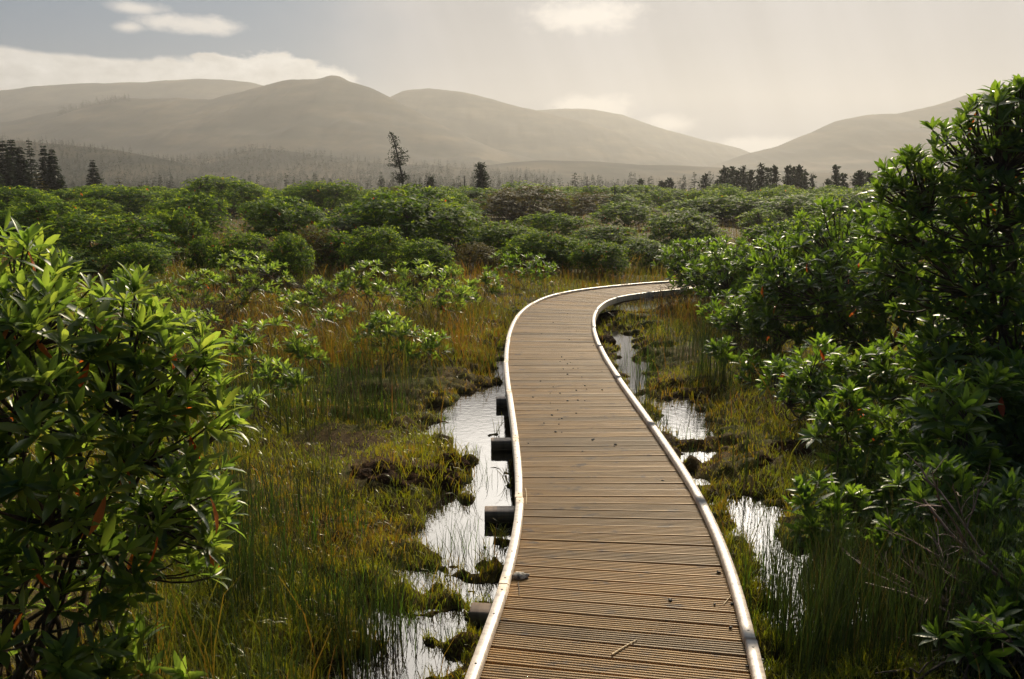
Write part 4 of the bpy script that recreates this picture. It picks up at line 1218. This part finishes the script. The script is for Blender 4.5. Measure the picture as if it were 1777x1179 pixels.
for i, (u, v, d, q, lab) in enumerate([(470, 420, 15.5, 1.3, "bare brown twigs rising before the broad dark dome"), (600, 400, 19, 1.6, "bare pinkish twigs in the gap left of the largest dark dome"), (345, 545, 9.5, 1.0, "leafless brown stems right of the big left bush"), (385, 560, 9.0, 0.8, "thin leafless stems next to the seedling on the left"), (1320, 385, 22, 1.8, "bare brown scrub in the gap below the right-hand pines"), (850, 410, 21, 1.7, "bare brown scrub behind the grass left of the bend"), (1165, 520, 11.5, 0.8, "brown dead stems in the grass by the inside of the bend"), (1440, 370, 20, 1.6, "bare twigs between the green bushes left of the tallest bush")]):
    P = on_y(u, v, d)
    o = link("bare_shrub", me_bare, None, (P[0], P[1], 0.03))
    o.scale = (q, q, q); o.rotation_euler[2] = i * 1.1
    tag(o, lab, "branches")
P = on_z(590, 612, 0.12)
strand("broken_branch", [on_z(565, 618, 0.16), on_z(583, 612, 0.2), on_z(598, 609, 0.2)], 0.018, "pale broken branch lying in the grass on the left", "branch", MAT_STRAW)

# ------------------------------------------------------------------ trees
def conifer(seed, H, Wd, levels, nbr, ns, gap=0.0, base=0.06, droop=0.25, lsp=0.6, mats=None, trunk_r=None, flat=0.5):
    """spruce: tapered trunk and whorled drooping branches made of needle sprays. returns (crown, trunk)"""
    r = np.random.default_rng(seed)
    pos, yd, L, W_ = [], [], [], []
    for i in range(levels):
        f = base + (1 - base) * (i + r.uniform(-0.3, 0.3)) / levels
        z = f * H
        rad = Wd / 2 * (1 - f) ** 1.0 * r.uniform(0.8, 1.15) + 0.02 * H
        for j in range(nbr):
            if r.random() < gap: continue
            a = j * 6.283 / nbr + r.uniform(-0.5, 0.5) + i
            rl = rad * r.uniform(0.55, 1.15)
            for s in range(ns):
                q = (s + 0.4) / ns
                pos.append((rl * q * math.cos(a) * 0.92, rl * q * math.sin(a) * 0.92, z - droop * rl * q + 0.12 * rl * q * q))
                side = r.uniform(-1.0, 1.0)
                yd.append((math.cos(a + side), math.sin(a + side), -0.25 + r.uniform(-0.25, 0.3)))
                L.append(lsp * r.uniform(0.7, 1.3) * (1 - 0.68 * f)); W_.append(L[-1] * r.uniform(0.45, 0.75))
    pos, yd, L, W_ = map(np.array, (pos, yd, L, W_))
    zd = nrm(np.array([0, 0, 1.0]) + r.normal(size=pos.shape) * 0.6)
    lv = leaves(pos, yd, zd, L, W_, np.zeros(len(L), int), False)
    crown = (lv[0], lv[1], lv[2])
    k = 8
    tp = np.c_[r.normal(size=k) * 0.01 * H * 0.3, r.normal(size=k) * 0.01 * H * 0.3, np.linspace(-0.2, H * 0.99, k)]
    tp[0, :2] = 0
    trunk = tubes(tp[None], np.linspace(trunk_r or H * 0.016, 0.012 * H * 0.2, k)[None], 6)
    # leader at the very tip
    return crown, trunk
def tree_parts(crown, trunk, cm, tm):
    return mesh("crown", crown[0], crown[1], cm, crown[2]), mesh("trunk", trunk[0], trunk[1], [tm], trunk[2], smooth=True)
def put_tree(name, label, parts, u, vtop, d, Href, cat="tree", group=None, tilt=0.0, wscale=1.0):
    P = on_y(u, vtop, d)
    sc = P[2] / Href
    o = thing(name, label, cat, (P[0], P[1], 0.0), group)
    link("crown", parts[0], o); link("trunk", parts[1], o)
    o.scale = (sc * wscale, sc * wscale, sc)
    o.rotation_euler = (0, tilt, float(rng.uniform(0, 6.28)) if tilt == 0 else 0.0)
    return o
SPR = [tree_parts(*conifer(600 + i, 10, 4.4, 34, 9, 8, 0.03, 0.03, 0.28, 1.0), [MAT_NEEDLE], MAT_TRUNK) for i in range(3)]
SPR_THIN = [tree_parts(*conifer(620 + i, 10, 3.8, 26, 7, 6, 0.2, 0.10, 0.3, 0.8), [MAT_NEEDLE], MAT_TRUNK) for i in range(2)]
LARCH = [tree_parts(*conifer(640, 10, 8.0, 18, 8, 7, 0.05, 0.02, 0.1, 0.9), [MAT_NEEDLE_Y], MAT_TRUNK)]
for u, v, d, k, ws, lab in [
    (3, 243, 62, 0, 1.1, "dark spruce cut by the left edge of the view"),
    (18, 240, 66, 1, 1.0, "dark spruce second from the left edge, tallest of its clump"),
    (33, 252, 60, 2, 1.0, "dark spruce in the middle of the left-hand clump"),
    (49, 241, 70, 3, 1.0, "thin-crowned spruce showing gaps, in the left-hand clump"),
    (75, 252, 62, 0, 0.95, "dark spruce left of the last one in the clump"),
    (89, 257, 60, 1, 1.0, "dark spruce at the right end of the left-hand clump"),
    (-25, 246, 60, 2, 1.1, "dark spruce just beyond the left edge"),
    (160, 277, 72, 0, 1.15, "lone dark spruce right of the left-hand clump")]:
    pr_ = SPR[k] if k < 3 else SPR_THIN[0]
    put_tree("spruce_tree", lab, pr_, u, v, d, 10, "tree", "dark spruces on the left", 0.0, ws)
put_tree("larch_tree", "yellowish rounded tree between the dark spruces", LARCH[0], 62, 292, 58, 10)
put_tree("larch_tree", "small ochre bush-like tree right of the lone spruce", LARCH[0], 205, 308, 60, 10, wscale=1.6)
put_tree("larch_tree", "low ochre tree beside the misty saplings on the left", LARCH[0], 245, 315, 62, 10, wscale=1.6)

# leaning pine and wind-bent pine: trunk line plus needle pads
def pad_tree(name, label, base_px, d, trunk_pts, pads, seed, tr, dens=1.0, ls=1.0):
    """trunk_pts: pixel points from the foot up; pads: (u, v, ru, rv, share) of needle foliage"""
    r = np.random.default_rng(seed)
    base = on_y(*base_px, d)
    base[2] = 0.0
    T = np.array([on_y(u, v, d) for u, v in trunk_pts]) - base
    T[0, 2] = -0.2
    T[1:, 1] += r.normal(size=len(T) - 1) * 0.12
    parts_t = [tubes(T[None], np.linspace(tr, tr * 0.25, len(T))[None], 7)]
    pos, yd, L = [], [], []
    br, brr = [], []
    for (u, v, ru, rv, q) in pads:
        c_ = on_y(u, v, d) - base
        sx, sz = ru * d / F, rv * d / F
        n = int(q * dens)
        g_ = r.normal(size=(n, 3)) * 0.55
        g_ = g_[np.linalg.norm(g_, axis=1) < 1.3]
        pp = c_ + g_ * np.array([sx, sx * 0.9, sz])
        pos.append(pp)
        yy = nrm(g_ * np.array([1, 1, 0.3]) + r.normal(size=g_.shape) * 0.5 + np.array([0, 0, 0.25]))
        yd.append(yy); L.append(r.uniform(0.12, 0.30, len(pp)) * (d / 60) * ls)
        ti = np.argmin(np.abs(T[:, 2] - c_[2]))
        for e in pp[:max(3, n // 14)]:
            a0 = np.array([np.interp(e[2] - 0.1, T[:, 2], T[:, 0]), np.interp(e[2] - 0.1, T[:, 2], T[:, 1]), e[2] - 0.1])
            br.append(np.linspace(a0, e, 5) + r.normal(size=(5, 3)) * 0.03); brr.append(np.linspace(0.035, 0.012, 5) * (0.6 + 0.4 * ls))
    parts_t.append(tubes(np.array(br), np.array(brr), 4))
    pos, yd, L = np.concatenate(pos), np.concatenate(yd), np.concatenate(L)
    zd = nrm(np.array([0, 0, 1.0]) + r.normal(size=pos.shape) * 0.7)
    lv = leaves(pos, yd, zd, L, L * r.uniform(0.35, 0.7, len(L)), np.zeros(len(L), int), False)
    o = thing(name, label, "tree", base)
    link("crown", mesh("crown", lv[0], lv[1], [MAT_NEEDLE], lv[2]), o)
    Vt, Pt, It = merge(parts_t)
    link("trunk", mesh("trunk", Vt, Pt, [MAT_SNAG], It, smooth=True), o)
    return o
pad_tree("pine_tree", "tall leaning thin pine with a ragged crown, above the largest dark dome", (702, 335), 60,
    [(702,345),(700,328),(697,305),(692,280),(687,255),(681,238),(677,230)],
    [(697,309,11,9,190),(690,311,7,7,80),(703,308,6,6,70),(700,276,7,5,60),(683,277,10,4,70),(688,286,12,4,80),(678,288,6,3,30),(697,284,7,4,50),(700,264,6,6,45),(683,266,7,4,30),(688,271,9,4,35),(694,262,5,4,20),(680,238,6,5,45),(685,246,7,6,50),(678,233,4,3,25),(684,256,6,5,25),(690,252,4,4,15),(684,300,3,2,8)], 1, 0.11, 1.5, 0.66)
pad_tree("pine_tree", "short wind-bent pine with a stepped dense crown", (828, 335), 62,
    [(822,345),(826,330),(832,312),(834,298),(835,285)],
    [(834,288,8,4,90),(833,296,8,4,90),(836,302,9,4,110),(832,308,8,4,90),(839,310,9,4,100),(838,318,10,5,140),(836,326,11,5,150),(832,332,12,5,130),(826,333,9,4,80)], 2, 0.14, 2.2, 0.72)
rp = np.random.default_rng(12)
def small_pine(label, u, v, vb, d, seed, wide=1.0, dens=1.0, bare_=0):
    """pine of the right-hand group: several flat pads on a trunk"""
    r = np.random.default_rng(seed)
    hpx = vb - v
    pads = []
    n = 8
    for i in range(n):
        f = (i + 0.5) / n
        if f < 0.18 + 0.1 * bare_: pass
        w = (3 + 11 * (1 - f) ** 0.7 * (0.5 + 0.5 * min(1, f * 3))) * wide
        off = r.uniform(-0.5, 0.5) * w
        pads.append((u + off, vb - hpx * f, w * r.uniform(0.6, 1.0), hpx * 0.055, 70 * (w / 8)))
        if r.random() < 0.6: pads.append((u - off, vb - hpx * (f + 0.04), w * 0.6, hpx * 0.04, 35))
    pads.append((u, v + 3, 2.2, 4, 22))
    pad_tree("pine_tree", label, (u, vb), d, [(u, vb + 22), (u + r.uniform(-1, 1), vb), (u + r.uniform(-1, 1), (v + vb) / 2), (u, v)], pads, seed, 0.17, dens)
for i, (u, v, vb, d, w, dn, lab) in enumerate([
    (1224, 304, 338, 95, 0.75, 0.9, "narrow grey-green pine standing apart left of the right-hand group"),
    (1245, 315, 342, 92, 0.7, 0.8, "short pine at the left end of the right-hand group"),
    (1258, 292, 345, 85, 1.0, 1.1, "tall pine at the left of the right-hand group"),
    (1270, 291, 345, 88, 0.9, 1.0, "pine close right of the group's left tall one"),
    (1279, 299, 345, 86, 0.9, 1.0, "lower pine in the left half of the right-hand group"),
    (1290, 291, 345, 88, 0.9, 1.0, "slim-topped pine left of the group's middle"),
    (1303, 297, 345, 86, 1.0, 1.0, "slanting-crowned pine at the group's middle"),
    (1321, 286, 345, 84, 1.0, 1.1, "highest pine of the right-hand group"),
    (1332, 294, 345, 88, 0.9, 1.0, "pine just right of the highest one"),
    (1344, 292, 345, 84, 0.95, 1.1, "dense pine right of the group's middle"),
    (1367, 291, 340, 84, 0.85, 1.0, "pine left in the far trio of the right-hand group"),
    (1377, 292, 340, 86, 0.8, 1.0, "middle pine in the far trio of the right-hand group"),
    (1387, 291, 340, 84, 0.8, 1.0, "pine right in the far trio of the right-hand group"),
    (1396, 296, 340, 86, 0.75, 1.0, "last full-crowned pine at the right end of the group"),
    (1410, 304, 338, 88, 0.5, 0.35, "thin half-bare pine right of the group's end"),
    (1450, 290, 336, 78, 0.9, 0.85, "open-crowned pine standing alone right of the group"),
    (1463, 305, 338, 80, 0.8, 0.7, "lower pine leaning on the open-crowned one"),
    (1437, 314, 338, 80, 0.45, 0.7, "small pine left of the open-crowned one"),
    (1492, 300, 338, 74, 1.35, 1.0, "bushy round pine left of the bare pole"),
    (1508, 303, 338, 76, 1.2, 1.0, "bushy dark pine touching the bare pole"),
    (1110, 314, 334, 110, 0.5, 0.7, "small hazy pine left of the two in the middle distance"),
    (1150, 316, 336, 105, 0.7, 0.7, "small misty pine beside its taller neighbour in the middle distance"),
    (1162, 313, 336, 108, 0.7, 0.8, "misty broad pine in the middle distance"),
    (748, 310, 335, 95, 0.55, 0.7, "small thin pine between the two bent ones"),
]):
    small_pine(lab, u, v, vb, d, 900 + i, w, dn)
def snag(label, u, v, vb, d, seed, nb=14, rad=0.10):
    r = np.random.default_rng(seed)
    base = on_y(u, vb, d); base[2] = 0
    top = on_y(u, v, d)[2]
    k = 6
    tr = np.c_[r.normal(size=k) * 0.04, r.normal(size=k) * 0.04, np.linspace(-0.2, top, k)]
    parts = [tubes(tr[None], np.linspace(rad, rad * 0.3, k)[None], 6)]
    P = []
    for i in range(nb):
        z = top * r.uniform(0.35, 0.97); a = r.uniform(0, 6.28); L = (0.25 + 0.8 * (1 - z / top)) * r.uniform(0.4, 1.2)
        e = np.array([math.cos(a) * L, math.sin(a) * L, z + r.uniform(-0.15, 0.25)])
        P.append(np.linspace(np.array([0, 0, z]), e, 4) + r.normal(size=(4, 3)) * 0.02)
    if P: parts.append(tubes(np.array(P), np.tile(np.linspace(0.02, 0.007, 4), (len(P), 1)), 4))
    V, Pp, I = merge(parts)
    tag(link("dead_tree", mesh("dead_tree", V, Pp, [MAT_SNAG], I, smooth=True), None, base), label, "tree", "bare dead trunks")
for i, a in enumerate([
    ("short broken stump-like trunk right of the leaning pine", 724, 320, 340, 60, 0, 0.16),
    ("bare dead trunk left of the wind-bent pine", 806, 305, 340, 66, 3, 0.10),
    ("thinner dead trunk just left of the bare one by the bent pine", 801, 312, 338, 75, 6, 0.07),
    ("dead spiky trunk in the middle distance left of the pool bend", 913, 302, 335, 80, 14, 0.07),
    ("twiggy dead spruce above the boardwalk bend", 1019, 306, 338, 75, 26, 0.09),
    ("bare pole beside the small dark skyline bush", 1066, 318, 345, 58, 0, 0.09),
    ("slim dead trunk left of the twiggy dead spruce", 986, 316, 334, 85, 4, 0.06),
    ("tall bare pole touching the tallest bush, with short side twigs", 1521, 277, 336, 70, 12, 0.09),
    ("dead trunk in front of the right-hand pine group", 1261, 300, 350, 74, 2, 0.11),
    ("thin dead twiggy tree right of the bare pole", 1533, 302, 336, 70, 12, 0.06),
    ("faint dead tree left of the open-crowned pine", 1428, 314, 336, 85, 16, 0.06),
]):
    snag(a[0], a[1], a[2], a[3], a[4], 70 + i, a[5], a[6])

# saplings of the misty plantation: individuals, then the woods on the ridges as stuff
def lowfir(seed, H=6.0, Wd=1.9, levels=11, nbr=5):
    c_, t_ = conifer(seed, H, Wd, levels, nbr, 2, 0.12, 0.05, 0.25, 0.17 * H)
    V, P, I = merge([c_, (t_[0], t_[1], [1])])
    return V, P, I
FIR = []
for i in range(6):
    V, P, I = lowfir(700 + i, 6.0, [1.5, 1.9, 2.3, 1.3, 1.7, 2.6][i], [20, 18, 20, 16, 19, 18][i], [6, 6, 7, 5, 6, 7][i])
    FIR.append(mesh("spruce_tree", V, P, [MAT_NEEDLE, MAT_TRUNK], I))
r_ = np.random.default_rng(33)
n = 0
while n < 130:
    d = r_.uniform(140, 400)
    u = r_.uniform(95, 1240)
    P = on_y(u, 325, d)
    hh = r_.uniform(8, 30) * d / F + 1.6
    o = link("spruce_tree", FIR[r_.integers(0, 6)], None, (P[0], P[1], 0))
    sc = hh / 6; o.scale = (sc * r_.uniform(0.8, 1.3), sc * r_.uniform(0.8, 1.3), sc)
    o.rotation_euler[2] = r_.uniform(0, 6.28)
    tag(o, "slender young spruce fading into the mist of the distant plantation", "tree", "young spruces of the misty plantation")
    n += 1
def wood(name, label, pts, hs, seed, vars_):
    r = np.random.default_rng(seed)
    parts = []
    base = [lowfir(800 + i, 1.0, w, 7, 4) for i, w in enumerate(vars_)]
    for (x, y, z), h in zip(pts, hs):
        V, P, I = base[r.integers(0, len(base))]
        a = r.uniform(0, 6.28); ca, sa = math.cos(a), math.sin(a)
        Vr = np.c_[(V[:, 0] * ca - V[:, 1] * sa), (V[:, 0] * sa + V[:, 1] * ca), V[:, 2]] * h + np.array([x, y, z])
        parts.append((Vr, P, I))
    V, P, I = merge(parts)
    tag(link(name, mesh(name, V, P, [MAT_NEEDLE, MAT_TRUNK], I)), label, "wood", None, "stuff")
def ridge_pts(R, n, seed, u0, u1, lo=0.35):
    cxs, cz, D, front = R
    r = np.random.default_rng(seed)
    pts = []
    for _ in range(n):
        u = r.uniform(u0, u1)
        f = r.uniform(lo, 1.0)
        y = D - front + front * f
        x = (u - CX) / F * y * 1.018
        zc = np.interp(x, cxs, cz)
        pts.append((x, y, -1 + (zc + 1) * f ** 1.25 - 0.8))
    return pts
p1 = ridge_pts(RIDGE1, 1700, 1, -150, 420, 0.2)
wood("wood", "dense spruce wood covering the low left ridge in mist", p1, np.random.default_rng(1).uniform(3, 5.2, len(p1)), 1, [0.34, 0.42, 0.3])
p2 = ridge_pts(RIDGE2, 1700, 2, 280, 960, 0.2)
wood("wood", "grey misty wood in the valley middle", p2, np.random.default_rng(2).uniform(3.5, 7, len(p2)), 2, [0.5, 0.7, 0.6])
p3 = []
r_ = np.random.default_rng(6)
for _ in range(260):
    u = r_.uniform(100, 224)
    v = np.interp(u, [60, 130, 175, 220], [200, 188, 175, 171])
    P = on_y(u, v, 1000 - r_.uniform(0, 25)); p3.append((P[0], P[1], P[2] - r_.uniform(2, 9)))
wood("wood", "thin line of spruces along the crest of the knobbed hill", p3, r_.uniform(6, 10, len(p3)), 3, [0.4, 0.5])

r_ = np.random.default_rng(61)
p4 = []
while len(p4) < 1100:
    y = r_.uniform(240, 470); u = r_.uniform(230, 1260)
    if vnoise(np.array([u / 60.0]), np.array([y / 45.0]), 3)[0] < 0.42: continue
    p4.append(((u - CX) / F * y * 1.018, y, -0.2))
wood("wood", "dark misty wood on the flat valley floor behind the thicket", p4, np.random.default_rng(8).uniform(2.5, 7.0, len(p4)), 5, [0.5, 0.8, 0.36, 0.65])

# ------------------------------------------------------------------ mist in the air
m, t, out = newmat("mist")
pv = t.nodes.new('ShaderNodeVolumePrincipled')
pv.inputs['Color'].default_value = (0.60, 0.585, 0.565, 1)
pv.inputs['Density'].default_value = HAZE
pv.inputs['Anisotropy'].default_value = 0.42
t.links.new(pv.outputs[0], out.inputs['Volume'])
x0, x1, y0, y1, z0, z1 = -1750, 1750, -70, 1900, -3.0, 206
V = [(x, y, z) for z in (z0, z1) for y in (y0, y1) for x in (x0, x1)]
Fq = [(0, 2, 3, 1), (4, 5, 7, 6), (0, 1, 5, 4), (2, 6, 7, 3), (0, 4, 6, 2), (1, 3, 7, 5)]
tag(link("haze", mesh("haze", V, [np.array(Fq)], [m])), "pale mist filling the valley", None, None, "stuff")
